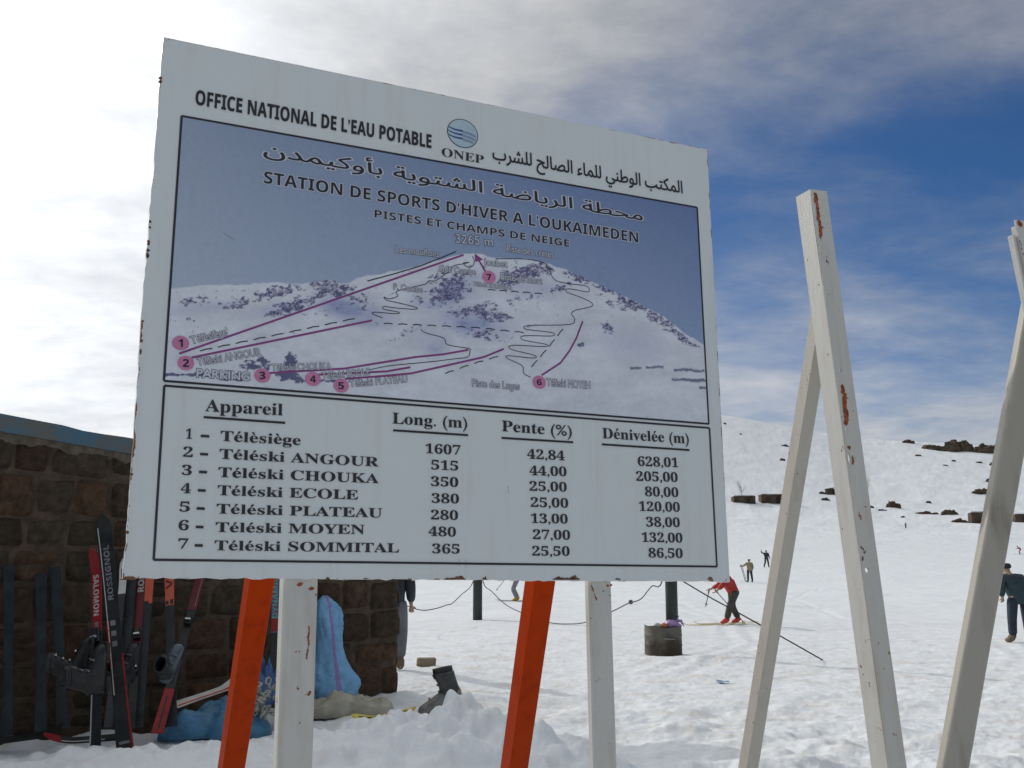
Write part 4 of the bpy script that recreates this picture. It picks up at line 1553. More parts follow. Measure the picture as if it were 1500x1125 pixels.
# ------------------------------------------------------------------ skis and boots
def build_ski(label, base, top, width, facing, zones, tip='flat', group=None, bottom_tip=False, thick=0.013, text=None, binding=None, stripes=None, bow=0.02):
    """zones: list of (end fraction, material) from the base end up"""
    base, top = Vector(base), Vector(top)
    t = (top - base)
    L = t.length
    t.normalize()
    n = (Vector(facing) - t * Vector(facing).dot(t)).normalized()
    s = n.cross(t).normalized()
    root = empty('ski', base, label, 'ski', group)
    bpy.context.view_layer.update()
    mats, fr = [], []
    for e, m in zones:
        if m not in mats: mats.append(m)
        fr.append((e, mats.index(m)))
    N = 44
    cuts = sorted(set([i / N for i in range(N + 1)] + [e for e, _ in fr[:-1]]))

    def wid(f):
        q = abs(f - .52) / .52
        w = width * (0.80 + 0.22 * q * q)
        for on, g in ((tip == 'round', 1 - f), (bottom_tip, f)):
            if on and g * L < .13:
                w *= max(.10, math.sqrt(max(0, 1 - (1 - g * L / .13) ** 2.2)))
        return w

    def cen(f):
        c = base + t * (f * L) - n * bow * math.sin(math.pi * f)
        for on, g in ((tip == 'round', 1 - f), (bottom_tip, f)):
            if on and g * L < .24:
                c = c + n * 0.075 * (1 - g * L / .24) ** 2
        return c

    def ring(f):
        w = wid(f) / 2
        c = cen(f)
        e = thick * .5
        return [c - s * w, c - s * (w - .004) + n * e, c + s * (w - .004) + n * e, c + s * w, c + s * w - n * e, c - s * w - n * e]
    mb = MB()
    for a, b in zip(cuts, cuts[1:]):
        m = next(k for e, k in fr if (a + b) / 2 <= e + 1e-6)
        mb.loft([ring(a), ring(b)], m, caps=False)
    mb.add(ring(0), [(5, 4, 3, 2, 1, 0)], fr[0][1])
    mb.add(ring(1), [(0, 1, 2, 3, 4, 5)], fr[-1][1])
    board = mb.build('ski_board', mats, root)
    def face(x, y, z):         # x along the ski (metres from base), y across
        f = x / L
        return cen(f) + s * y + n * (thick * .5 + 0.0012 + z)
    for (str_, f0, f1, hgt, m, flip) in (text or []):
        lo = MB()
        lp = text_loops(str_, 'sansb')
        xs = [p[0] for l in lp for p in l]
        x0, x1 = min(xs), max(xs)
        k = (f1 - f0) * L / (x1 - x0)
        ch = cap_height('sansb')
        if flip > 0:
            fn = lambda x, y, z: face(f0 * L + (x - x0) * k, (y / ch - 0.5) * hgt, z)
        else:
            fn = lambda x, y, z: face(f1 * L - (x - x0) * k, (0.5 - y / ch) * hgt, z)
        put_loops(lo, lp, fn, 0.0, 0, 0.01)
        lo.build('ski_lettering', m, board)
    for (f0, f1, y0, y1, m) in (stripes or []):
        lo = MB()
        q = 8
        vs = []
        for i in range(q + 1):
            f = f0 + (f1 - f0) * i / q
            vs += [face(f * L, y0 * wid(f), -.0006), face(f * L, y1 * wid(f), -.0006)]
        lo.add(vs, [(2 * i, 2 * i + 1, 2 * i + 3, 2 * i + 2) for i in range(q)], 0)
        lo.build('ski_stripe', m, board)
    if binding:
        fb, length, up = binding
        for k, (ff, hl) in enumerate(((fb + length / L * up * .5, .055), (fb - length / L * up * .5, .062))):
            b = MB()
            c = cen(ff) + n * .025
            b.box(c, t * hl, s * .030, n * .018, 0, .006)
            b.box(c + n * .022 + t * .012 * up, t * hl * .55, s * .022, n * .012, 0, .005)
            b.box(c + n * .030 - t * .02 * up, t * .010, s * .026, n * .010, 1, .003)
            b.build('toe_piece' if k == 0 else 'heel_piece', [M_BLACK, M_STEEL], root)
    return root


def ell(c, ax, ay, rx, ry, n=14, p=2.4):
    out = []
    for k in range(n):
        a = 2 * math.pi * k / n
        ca, sa = math.cos(a), math.sin(a)
        out.append(c + ax * (rx * math.copysign(abs(ca) ** (2 / p), ca)) + ay * (ry * math.copysign(abs(sa) ** (2 / p), sa)))
    return out


def build_boot(label, heel, fwd, up, size=1.0, m_shell=None, m_cuff=None, m_trim=None, group='ski boots by the stone wall', droop=0.0):
    """an alpine boot: heel is the back of the sole, fwd points to the toe, up is away from the sole"""
    f = Vector(fwd).normalized()
    u = (Vector(up) - f * Vector(up).dot(f)).normalized()
    s = f.cross(u)
    K = size
    H = Vector(heel)
    m_shell, m_cuff, m_trim = m_shell or M_BLACK, m_cuff or M_DGREY, m_trim or M_STEEL
    root = empty('ski_boot', H, label, 'ski boot', group)
    bpy.context.view_layer.update()
    sole = MB()
    for a, b in ((.0, .10), (.19, .325)):
        sole.box(H + f * (a + b) / 2 * K + u * .014 * K, f * (b - a) / 2 * K, s * .036 * K, u * .014 * K, 0, .004)
    sole.build('sole', M_BLACK, root)
    sh = MB()
    rings = []
    for x, w, h0, h1 in ((.315, .022, .03, .055), (.30, .040, .02, .078), (.26, .050, .018, .098), (.21, .050, .018, .118), (.16, .048, .018, .142), (.11, .047, .018, .158), (.06, .048, .018, .162), (.02, .044, .02, .160), (-.002, .030, .03, .15)):
        rings.append(ell(H + f * x * K + u * (h0 + h1) / 2 * K, s, u, w * K, (h1 - h0) / 2 * K))
    sh.loft(rings)
    sh.build('shell', m_shell, root, True)
    cu = MB()
    rings, inner = [], []
    for z, x, rx, ry in ((.09, .080, .086, .050), (.13, .082, .076, .050), (.17, .092, .068, .050), (.21, .108, .068, .054), (.245, .126, .074, .058), (.27, .140, .080, .061)):
        c = H + f * (x - droop * (z - .1)) * K + u * z * K
        rings.append(ell(c, f, s, rx * K, ry * K, 16, 2.2))
    # open mouth: the rim turns inward and runs down inside
    for z, x, rx, ry in ((.272, .140, .068, .050), (.24, .126, .060, .045), (.17, .10, .050, .038)):
        c = H + f * (x - droop * (z - .1)) * K + u * z * K
        inner.append(ell(c, f, s, rx * K, ry * K, 16, 2.2))
    cu.loft(rings + inner[:1], 0, caps=False)
    cu.loft(inner, 1, caps=False)
    cu.add(inner[-1], [tuple(range(16))], 1)
    cu.build('cuff', [m_cuff, M_BLACK], root, True)
    li = MB()
    c0 = H + f * (.140 - droop * .18) * K + u * .274 * K
    for k, (dz, dx) in enumerate(((0.0, 0.0),)):
        rr0 = ell(c0, f, s, .072 * K, .056 * K, 16, 2.2)
        rr1 = ell(c0 + u * .035 * K, f, s, .070 * K, .054 * K, 16, 2.2)
        rr2 = ell(c0 + u * .035 * K, f, s, .058 * K, .043 * K, 16, 2.2)
        rr3 = ell(c0 - u * .03 * K, f, s, .054 * K, .040 * K, 16, 2.2)
        li.loft([rr0, rr1, rr2, rr3], 0, caps=False)
    li.build('liner', M_DGREY, root, True)
    for z, x in ((.245, .196), (.195, .172), (.150, .160), (.118, .225)):
        b = MB()
        y = .030 if z > .2 else .022
        c = H + f * (x - droop * max(z - .1, 0)) * K + u * z * K
        b.box(c + s * y * K, s * .020 * K, f * .005 * K, u * .007 * K, 0, .0015)
        b.box(c - s * (y - .02) * K + f * .003 * K, s * .030 * K, f * .003 * K, u * .003 * K, 0, .001)
        b.build('buckle', m_trim, root)
    return root


TOV = Vector((0, 0, 0))


def lean(px_b, py_b, Yb, px_t, py_t, Yt=None):
    """foot and head of something leaning: the head on the wall unless Yt is given"""
    b = at(px_b, py_b, Yb)
    t = at(px_t, py_t, Yt) if Yt else wall_pt(px_t, py_t, 0.075)
    return b, t


FACE = Vector((0.15, -1, 0.12))
GSK = 'skis leaning on the stone wall'
b_, t_ = lean(10, 1078, 8.55, 12.5, 828); build_ski('slate blue square-ended ski standing at the far left of the wall', b_, t_, .092, FACE, [(1, M_SLATE)], group=GSK)
b_, t_ = lean(59.5, 1074, 8.62, 59.5, 840); build_ski('shortest plain slate ski, second from the left of the photo', b_, t_, .098, FACE, [(1, M_SLATE)], group=GSK)
b_, t_ = lean(92, 1066, 8.70, 80, 831); build_ski('plain slate ski tilting left, right of the shortest slate ski', b_, t_, .100, FACE, [(1, M_SLATE)], group=GSK)
# front pair, stuck upright in the snow
b_, t_ = lean(138, 1136, 8.0, 141, 806, 8.55)
build_ski('red-topped ski with white lettering beside the tall black ski', b_, t_, .094, FACE + Vector((-.35, 0, 0)), [(.62, M_SKIBLK), (1, M_SKIRED)], 'round', GSK,
          text=[('SALOMON', .69, .88, .045, M_WHITEINK, -1)], stripes=[(.0, .62, .36, .49, M_WHITEINK), (.62, .66, -.2, .2, M_GREY)], binding=(.50, .34, 1))
b_, t_ = lean(187, 1140, 7.9, 151, 757, 8.45)
build_ski('tall black ski with rounded tip and pale lettering, tallest of all', b_, t_, .128, FACE + Vector((.1, 0, 0)), [(.16, M_SKIBLK), (.34, M_SKIBLK), (.62, M_SKIBLK), (1, M_SKIBLK)], 'round', GSK,
          text=[('ROSSIGNOL', .66, .88, .040, M_GREY, 1)], stripes=[(.30, .95, .34, .40, M_WHITEINK), (.05, .45, -.48, -.38, M_SKIRED), (.40, .58, .3, .47, M_SKIRED), (.02, .10, -.1, .12, M_GREY), (.12, .13, -.3, .3, M_GREY),
                                                                             (.48, .50, -.15, .2, M_GREY), (.52, .54, -.15, .2, M_GREY), (.56, .58, -.15, .2, M_GREY)])
b_, t_ = lean(158, 1066, 8.6, 182, 826); build_ski('narrow ski with white tip peeping out at the board corner', b_, t_, .070, FACE, [(.80, M_DGREY), (1, M_SKIWH)], 'round', GSK, stripes=[(.9, .95, -.2, .2, M_BLACK)])
b_, t_ = lean(176, 1066, 8.75, 194, 832); build_ski('bare dark slate ski behind the tall black ski', b_, t_, .086, FACE, [(1, M_SLATE)], group=GSK)
b_, t_ = lean(190, 1068, 8.75, 208, 838)
build_ski('maroon-topped ski with short white lettering', b_, t_, .086, FACE, [(.52, M_SKIBLK), (.68, M_MAROON), (1, M_MAROON)], group=GSK, text=[('ROS', .86, .98, .05, M_WHITEINK, 1)], binding=(.47, .33, 1))
b_, t_ = lean(202, 1066, 8.85, 221, 820); build_ski('black ski with narrow bright orange end and star, right of the maroon ski', b_, t_, .084, FACE, [(.72, M_SLATE), (1, M_SKIOR)], group=GSK, stripes=[(.71, .735, -.1, .5, M_SKIBLK)])
b_, t_ = lean(251, 1064, 8.95, 247, 818)
build_ski('upright slate ski with broad orange end and dark lettering', b_, t_, .094, FACE, [(.70, M_SLATE), (1, M_SKIOR)], group=GSK, text=[('VA', .80, .93, .055, M_MAROON, 1)], stripes=[(.705, .735, -.42, -.06, M_SKIBLK), (.705, .73, .10, .42, M_SKIBLK)])
b_, t_ = lean(230, 1074, 8.75, 297, 832)
build_ski('maroon ski tilting right with red foot, a boot clipped to its middle', b_, t_, .098, FACE, [(.24, M_SKIRED), (.38, M_SKIBLK), (.72, M_SKIBLK), (1, M_MAROON)], 'flat', GSK, bottom_tip=False, stripes=[(.02, .2, -.06, .08, M_SKIBLK), (.74, .98, -.3, -.22, M_GREY)], binding=(.55, .36, 1))
b_, t_ = lean(399, 1040, 9.9, 404, 842)
build_ski('purple ski with teal lettering mostly hidden by a white post', b_, t_, .090, FACE, [(.55, M_SKIBLK), (.80, M_PURPLE), (1, M_PURPLE)], group=GSK, text=[('DYNAMIC', .66, .98, .05, M_TEAL, 1)], stripes=[(.56, .66, -.45, .45, M_SKIRED)])

# boots clipped to the skis
build_boot('charcoal ski boot pointing left on the red-topped ski', at(132, 1000, 8.30), Vector((.05, -.02, 1)), Vector((-1, -.35, -.22)), 1.06, M_BLACK, M_DGREY)
build_boot('black ski boot with wide dark mouth on the tall black ski', at(158, 1012, 8.10), Vector((-.02, -.1, 1)), Vector((-.72, -.75, -.30)), 1.10, M_DGREY, M_DGREY, M_GREY)
build_boot('slender black ski boot on the maroon-topped ski', at(192, 1000, 8.55), Vector((.10, .05, 1)), Vector((-.30, -.95, -.30)), 0.95, M_DGREY, M_BLACK, M_GREY)
build_boot('grey-blue ski boot with round open mouth on the right-tilting maroon ski', at(247, 1000, 8.72), Vector((.28, .1, 1)), Vector((-.10, -1, .05)), 0.98, mat('blue_grey_plastic', (.07, .095, .12), .35), M_DGREY, M_GREY)


def flat_ski(label, p0, p1, width, zones, stripes=None, group='skis lying on the snow'):
    return build_ski(label, p0, p1, width, Vector((0, -.5, 1)), zones, 'round', group, stripes=stripes, bow=0.0)


flat_ski('dark ski lying along the foot of the wall at the left', at(-40, 1090, 8.45), at(96, 1072, 8.55), .10, [(1, M_SKIBLK)])
flat_ski('black and red ski with pale edge lying in snow below the boots', at(190, 1078, 8.3), at(62, 1088, 8.0), .09, [(.80, M_SKIBLK), (.93, M_SKIRED), (1, M_SKIRED)], [(.3, .8, .3, .48, M_WHITEINK)])
flat_ski('cream ski with orange edge lying across the blue tarpaulin', at(252, 1034, 9.1), at(348, 1002, 9.9), .12, [(1, M_SKIWH)], [(.02, .98, -.47, -.25, M_SKIOR)])
flat_ski('yellow ski half buried behind the snow heap', at(606, 1040, 9.35), at(520, 1058, 9.6), .09, [(1, M_SKIYE)], [(.1, .9, -.1, .1, M_BLACK)])


# ------------------------------------------------------------------ soft heaps by the wall
def build_heap(name, label, cat, c, ax, ay, rx, ry, h, m, seed, nu=60, nr=22, power=.55, wr=.35, group=None):
    mb = MB()
    ax, ay = Vector(ax).normalized(), Vector(ay).normalized()
    c = Vector(c)
    rings = []
    for j in range(nr + 1):
        q = 1 - j / nr
        ring = []
        for i in range(nu):
            a = 2 * math.pi * i / nu
            e = 1 + .22 * math.sin(3 * a + seed) + .12 * math.sin(5 * a + 2 * seed)
            x, y = q * rx * e * math.cos(a), q * ry * e * math.sin(a)
            n = float(fbm(np.array([x / (rx * wr) + seed * 7]), np.array([y / (ry * wr)]), seed, 4, .55)[0])
            fold = abs(float(fbm(np.array([x / (rx * .25)]), np.array([y / (ry * .5) + seed]), seed + 3, 3)[0]))
            z = h * max(0, 1 - q ** 2) ** power * (1 + .9 * n) + h * .25 * fold * (1 - q ** 4)
            p = c + ax * x + ay * y
            ring.append(Vector((p.x, p.y, c.z + z - (.05 if j == 0 else 0))))
        rings.append(ring)
    mb.loft(rings)
    o = mb.build(name, m, None, True)
    return tag(o, label, cat, group)


def build_sack():
    c = at(492, 1024, 10.95)
    up = Vector((-.08, .20, 1)).normalized()
    s = Vector((.92, .38, 0)).normalized()
    s = (s - up * s.dot(up)).normalized()
    n = s.cross(up)
    if n.y > 0: n = -n
    mb = MB()
    rings, hwv = [], []
    N = 48
    H = 1.03
    for k in range(25):
        f = k / 24
        zc = f * H
        # half widths: full at the base, pinched and tilted at the tied neck
        hw = np.interp(f, [0, .08, .14, .2, .27, .38, .55, .7, .85, .93, 1], [.20, .23, .275, .25, .20, .16, .145, .150, .145, .105, .03])
        hd = .19 * (1 - .45 * f) * (1 if f < .88 else max(.15, 1 - ((f - .88) / .12) ** 1.5 * .85))
        cx_ = -.03 - .065 * f
        ring = []
        for i in range(N):
            a = 2 * math.pi * i / N
            ca, sa = math.cos(a), math.sin(a)
            w = float(fbm(np.array([ca * 2.2 + 5]), np.array([sa * 2.2 + f * 5]), 41, 4)[0])
            k2 = 1 + .26 * w + .10 * float(fbm(np.array([ca * 5 + 3]), np.array([f * 11 + sa * 2]), 47, 3)[0])
            ring.append(c + up * zc + s * (cx_ + hw * k2 * math.copysign(abs(ca) ** .8, ca)) + n * (hd * k2 * sa))
        rings.append(ring); hwv.append(max(hw, .05))
    n0 = N
    for j in range(len(rings) - 1):
        for i in range(N):
            a = 2 * math.pi * (i + .5) / N
            x = math.copysign(abs(math.cos(a)) ** .8, math.cos(a))
            mi = 1 if (math.sin(a) > 0 and -.02 < x * hwv[j] / .125 < .30) else 0
            mb.add([rings[j][i], rings[j][(i + 1) % N], rings[j + 1][(i + 1) % N], rings[j + 1][i]], [(0, 1, 2, 3)], mi)
    mb.add(rings[-1], [tuple(range(N))], 0)
    me_o = mb.build('sack', [M_SACK, M_SACKST], None, True)
    bm = bmesh.new(); bm.from_mesh(me_o.data)
    bmesh.ops.remove_doubles(bm, verts=bm.verts, dist=1e-5)
    bmesh.ops.recalc_face_normals(bm, faces=bm.faces)
    bm.to_mesh(me_o.data); bm.free()
    tag(me_o, 'full light blue woven sack with a pink stripe against the stone wall', 'sack')


build_sack()
build_heap('plastic_sack', 'crumpled pale yellowish plastic sack under the blue sack', 'sack', at(508, 1032, 10.7) + Vector((0, .1, -.05)), (1, .3, 0), (-.3, 1, 0), .42, .28, .13, M_PALESACK, 3)
build_heap('tarpaulin', 'rumpled dark blue tarpaulin spread before the wall', 'tarpaulin', at(322, 1066, 9.25) + Vector((0, .1, -.02)), (1, .5, 0), (-.5, 1, 0),   .42, .32, .19, M_TARP, 5, nu=90, nr=34, wr=.7, power=.8)
build_heap('cloth_bundle', 'small blue cloth bundle behind the orange brace', 'cloth', at(378, 1030, 9.9) + Vector((0, .1, 0)), (1, .4, 0), (-.4, 1, 0), .22, .2, .34, mat('deep_blue_cloth', (.06, .14, .30), .6, var=.3, bump=.4), 8)


def build_chains():
    root = MB()
    rnd = random.Random(8)
    c = at(378, 1052, 9.3)
    for k in range(64):
        o = c + Vector((rnd.gauss(0, .10), rnd.gauss(0, .08), abs(rnd.gauss(.13, .09))))
        a = Vector((rnd.gauss(0, 1), rnd.gauss(0, 1), rnd.gauss(0, 1))).normalized()
        b = a.orthogonal().normalized(); e = a.cross(b)
        r = rnd.uniform(.022, .036)
        pts = [o + (b * math.cos(2 * math.pi * i / 9) + e * .7 * math.sin(2 * math.pi * i / 9)) * r for i in range(10)]
        root.tube(pts, .0095, 6)
    o = root.build('snow_chain_heap', M_LATTICE, None, True)
    tag(o, 'tangled heap of pale grey chain links between orange brace and white post', 'snow chain')


build_chains()
# boot standing in the snow
bp = at(676, 1044, 9.55)
build_boot('dark grey ski boot left standing on the snow heap', bp + Vector((.02, 0, .03)), Vector((-1, -.18, -.20)), Vector((-.1, .05, 1)), 1.25, mat('worn_grey_plastic', (.16, .155, .14), .45, var=.35, scale=18), mat('charcoal_plastic', (.055, .055, .050), .4, var=.4, scale=14), M_GREY, None, droop=0.25)


def build_block():
    c = ground(623.5, 977)
    mb = MB()
    mb.box(c + Vector((0, .08, .055)), (.138, .02, 0), (-.014, .10, 0), (0.006, 0, .068), 0, .010)
    tag(mb.build('building_block', M_BRICK, None), 'tan masonry block lying on snow near the wall corner', 'block')


build_block()


# ------------------------------------------------------------------ poles, rope and bin
def build_pole(label, base, h, r):
    root = empty('pole', base, label, 'pole', 'dark green poles carrying the rope')
    bpy.context.view_layer.update()
    mb = MB()
    mb.tube([base + Vector((0, 0, -.3)), base + Vector((0, 0, h * .5)), base + Vector((0, 0, h))], [r * 1.03, r, r * .97], 20)
    mb.build('shaft', M_POLE, root, True)
    k = MB()
    k.tube([base + Vector((0, 0, h - .01)), base + Vector((0, 0, h + .03))], [r * 1.08, r * 1.02], 20)
    k.build('cap', M_POLE, root, True)
    k = MB()
    k.tube([base + Vector((0, 0, h * .80)), base + Vector((0, 0, h * .80 + .05))], [r * 1.12, r * 1.12], 20)
    k.build('collar', M_ROPE, root, True)
    return base + Vector((0, 0, h * .80 + .02))


p1 = ground(699.5, 908)
p2 = at(985.5, 950, 19.2); p2.z = hz(p2.x, p2.y)
a1 = build_pole('dark green pole left of the second orange brace', p1, 2.6, 6.6 / 1550 * p1.y)
a2 = build_pole('dark green pole rising behind the rubbish drum', p2, 2.9, 8.6 / 1550 * p2.y)


def build_rope(pts, name_label, r=.012):
    mb = MB()
    q = []
    P3 = pts
    for i in range(len(P3) - 1):
        p0, pa, pb, p3 = P3[max(i - 1, 0)], P3[i], P3[i + 1], P3[min(i + 2, len(P3) - 1)]
        for k in range(5):
            t = k / 5
            q.append(.5 * (2 * pa + (pb - p0) * t + (2 * p0 - 5 * pa + 4 * pb - p3) * t * t + (3 * pa - p0 - 3 * pb + p3) * t ** 3))
    q.append(P3[-1])
    mb.tube(q, r, 6)
    return mb


def depth_line(pxs, Y0, Y1):
    n = len(pxs)
    return [at(x, y, Y0 + (Y1 - Y0) * k / (n - 1)) for k, (x, y) in enumerate(pxs)]


r1 = build_rope(depth_line([(560, 862), (585, 882), (600, 889), (620, 894), (640, 891), (655, 886), (662, 884), (676, 871), (693, 852)], 24, p1.y) + [a1], '')
tag(r1.build('rope', M_ROPE, None, True), 'thin rope sagging from the wall corner to the far pole', 'rope', 'ropes strung between the poles')
r2 = build_rope([a1] + depth_line([(708, 853), (720, 866), (740, 885), (765, 898), (800, 911), (830, 914), (860, 911), (900, 894), (920, 884), (938, 878), (950, 864), (956, 858), (970, 851)], p1.y, p2.y) + [a2], '')
kn = depth_line([(708, 853), (720, 866), (740, 885), (765, 898), (800, 911), (830, 914), (860, 911), (900, 894), (920, 884), (938, 878), (950, 864), (956, 858), (970, 851)], p1.y, p2.y)[8]
for q in range(5):
    aa = q * 1.3
    v = Vector((math.cos(aa), .3, math.sin(aa)))
    r2.tube([kn + Vector((.06, 0, .03)) - v * .05, kn + Vector((.06, 0, .03)), kn + Vector((.06, 0, .03)) + v * .05], [.010, .024, .008], 6)
tag(r2.build('rope', M_ROPE, None, True), 'long drooping knotted rope joining the two dark poles', 'rope', 'ropes strung between the poles')
st = ground(1205, 967)
r3 = build_rope(depth_line([(986, 843), (1008, 856), (1040, 875), (1075, 894), (1140, 930)], p2.y, 18.0) + [st + Vector((0, 0, .0))], '', .012)
tag(r3.build('rope', M_ROPE, None, True), 'taut dark stay rope running down right to the snow', 'rope', 'ropes strung between the poles')


def build_drum():
    g = ground(975.5, 961)
    g = Vector((g.x, g.y + .30, hz(g.x, g.y + .30)))
    k = g.y / 1550
    R0, Hh = 26.5 * k, 40 * k
    root = empty('rubbish_drum', g, 'rusty cut-down steel drum full of rubbish in front of a dark pole', 'drum')
    bpy.context.view_layer.update()
    m = bpy.data.materials.new('rusty_drum')
    m.use_nodes = True
    t = NT(m.node_tree)
    b = m.node_tree.nodes['Principled BSDF']
    c = t.n('ShaderNodeTexCoord').outputs['Object']
    sp = t.n('ShaderNodeSeparateXYZ'); t.L.new(c, sp.inputs[0])
    f = t.math('ADD', t.math('MULTIPLY', t.noise(c, 4.0, 6, .7), .9), t.math('MULTIPLY', sp.outputs[2], -.75))
    f2 = t.noise(c, 16.0, 6, .7)
    col = t.mix(t.step(f, .10, .42), (.135, .130, .100), (.050, .032, .018))
    col = t.mix(t.step(f2, .55, .75, 0, .6), col, (.20, .10, .045))
    t.L.new(col, b.inputs['Base Color'])
    b.inputs['Roughness'].default_value = .75
    mb = MB()
    rings = []
    N = 40
    prof = [(0, 1.0), (.03, 1.02), (.06, 1.0), (.32, 1.0), (.35, 1.03), (.38, 1.0), (.66, 1.0), (.69, 1.03), (.72, 1.0), (.97, .99), (1.0, 1.015)]
    for z, r in prof:
        rings.append([Vector((R0 * r * math.cos(a), R0 * r * math.sin(a), Hh * z * (1 + (.035 * math.sin(2 * a + 1) + .02 * math.sin(5 * a)) * (z > .9)) - (.08 if z == 0 else 0))) * 1.0 for a in [2 * math.pi * i / N for i in range(N)]])
    for z, r in ((1.0, .97), (.7, .955), (.62, .95)):
        rings.append([Vector((R0 * r * math.cos(a), R0 * r * math.sin(a), Hh * z * (1 + (.035 * math.sin(2 * a + 1) + .02 * math.sin(5 * a)) * (z > .9)))) for a in [2 * math.pi * i / N for i in range(N)]])
    mb.loft(rings)
    o = mb.build('drum_wall', m, root, True)
    o.matrix_parent_inverse = Matrix.Identity(4)
    w = MB()
    w.tube([(-R0 * .1, -R0 * 1.03, Hh * .60), (R0 * .2, -R0 * 1.06, Hh * .585), (R0 * .5, -R0 * .92, Hh * .57)], .006, 6)
    o = w.build('handle', M_STEEL, root, True)
    o.matrix_parent_inverse = Matrix.Identity(4)
    # rubbish: separate things lying in the drum
    def lump(name, label, off, r, h, m_, seed, ears=False):
        q = MB()
        rnd = random.Random(seed)
        rings = []
        for j in range(9):
            f_ = j / 8
            rr = r * math.sin(math.pi * (.08 + .87 * f_)) ** .7
            rings.append([g + Vector((off[0] + rr * math.cos(a) * rnd.uniform(.8, 1.2), off[1] + rr * .8 * math.sin(a) * rnd.uniform(.8, 1.2), Hh * off[2] + h * f_)) for a in [2 * math.pi * i / 12 for i in range(12)]])
        q.loft(rings)
        if ears:
            tp = g + Vector((off[0] + .06, off[1], Hh * off[2] + h))
            q.tube([tp + Vector((-.01, 0, -.03)), tp + Vector((.0, 0, .05)), tp + Vector((.03, 0, .085)), tp + Vector((.055, 0, .05)), tp + Vector((.03, 0, .0))], [.02, .016, .014, .014, .014], 6)
            q.tube([tp + Vector((0, 0, -.02)), tp + Vector((.10, 0, -.03)), tp + Vector((.15, 0, -.12))], [.03, .028, .006], 6)
        tag(q.build(name, m_, None, True), label, 'rubbish', 'rubbish in the drum')
    lump('plastic_bag', 'knotted mauve plastic bag on top of the rusty drum', (.15, -.10, .86), .15, .19, mat('mauve_plastic', (.34, .22, .40), .4, var=.2), 1, True)
    lump('crumpled_wrapper', 'orange wrapper amid the rubbish of the rusty drum', (-.01, -.20, .93), .06, .10, mat('orange_plastic', (.60, .22, .06), .5), 2)
    lump('crumpled_wrapper', 'pale crumpled plastic wrapper at the drum rim, left of the orange one', (-.12, -.17, .92), .08, .10, mat('pale_plastic', (.45, .47, .42), .5), 3)
    lump('crumpled_wrapper', 'dull green wrapping in the rusty drum, farthest left', (-.22, .0, .72), .11, .14, mat('dull_green_plastic', (.10, .13, .10), .5), 4)


build_drum()


def build_litter():
    g = ground(1059, 1001)
    mb = MB()
    rnd = random.Random(2)
    nx, ny = 9, 5
    vs = []
    for j in range(ny):
        for i in range(nx):
            s, t = i / (nx - 1) - .5, j / (ny - 1) - .5
            w = (1 - .8 * max(0, s + .1))
            x, y = g.x + s * .17, g.y + t * .16 * w
            vs.append(Vector((x, y, hz(x, y) + .012 + rnd.uniform(0, .022))))
    fs = [(j * nx + i, j * nx + i + 1, (j + 1) * nx + i + 1, (j + 1) * nx + i) for j in range(ny - 1) for i in range(nx - 1)]
    mb.add(vs, fs)
    o = mb.build('plastic_scrap', mat('pale_blue_plastic', (.22, .32, .42), .5, var=.2), None, True)
    md = o.modifiers.new('thickness', 'SOLIDIFY'); md.thickness = .002
    tag(o, 'small pale blue plastic scrap lying flat on open snow', 'litter')


build_litter()


# ------------------------------------------------------------------ people
def skin_mesh(name, nodes, edges, mats, parent, sub=1):
    """nodes: list of (Vector, radius); first node is the root"""
    me = bpy.data.meshes.new(name)
    bm = bmesh.new()
    lay = bm.verts.layers.skin.verify()
    vs = []
    for i, (p, r) in enumerate(nodes):
        v = bm.verts.new(p)
        r = r if isinstance(r, tuple) else (r, r)
        v[lay].radius = r
        v[lay].use_root = (i == 0)
        vs.append(v)
    for a, b in edges:
        bm.edges.new((vs[a], vs[b]))
    bm.to_mesh(me); bm.free()
    o = bpy.data.objects.new(name, me)
    COL.objects.link(o)
    o.modifiers.new('s', 'SKIN').use_smooth_shade = True
    m = o.modifiers.new('u', 'SUBSURF'); m.levels = sub; m.render_levels = sub
    dg = bpy.context.evaluated_depsgraph_get()
    nm = bpy.data.meshes.new_from_object(o.evaluated_get(dg))
    bpy.data.objects.remove(o); bpy.data.meshes.remove(me)
    nm.name = name
    for mm in mats:
        nm.materials.append(mm)
    ob = bpy.data.objects.new(name, nm)
    COL.objects.link(ob)
    ob.parent = parent
    nm.polygons.foreach_set('use_smooth', [True] * len(nm.polygons))
    return ob


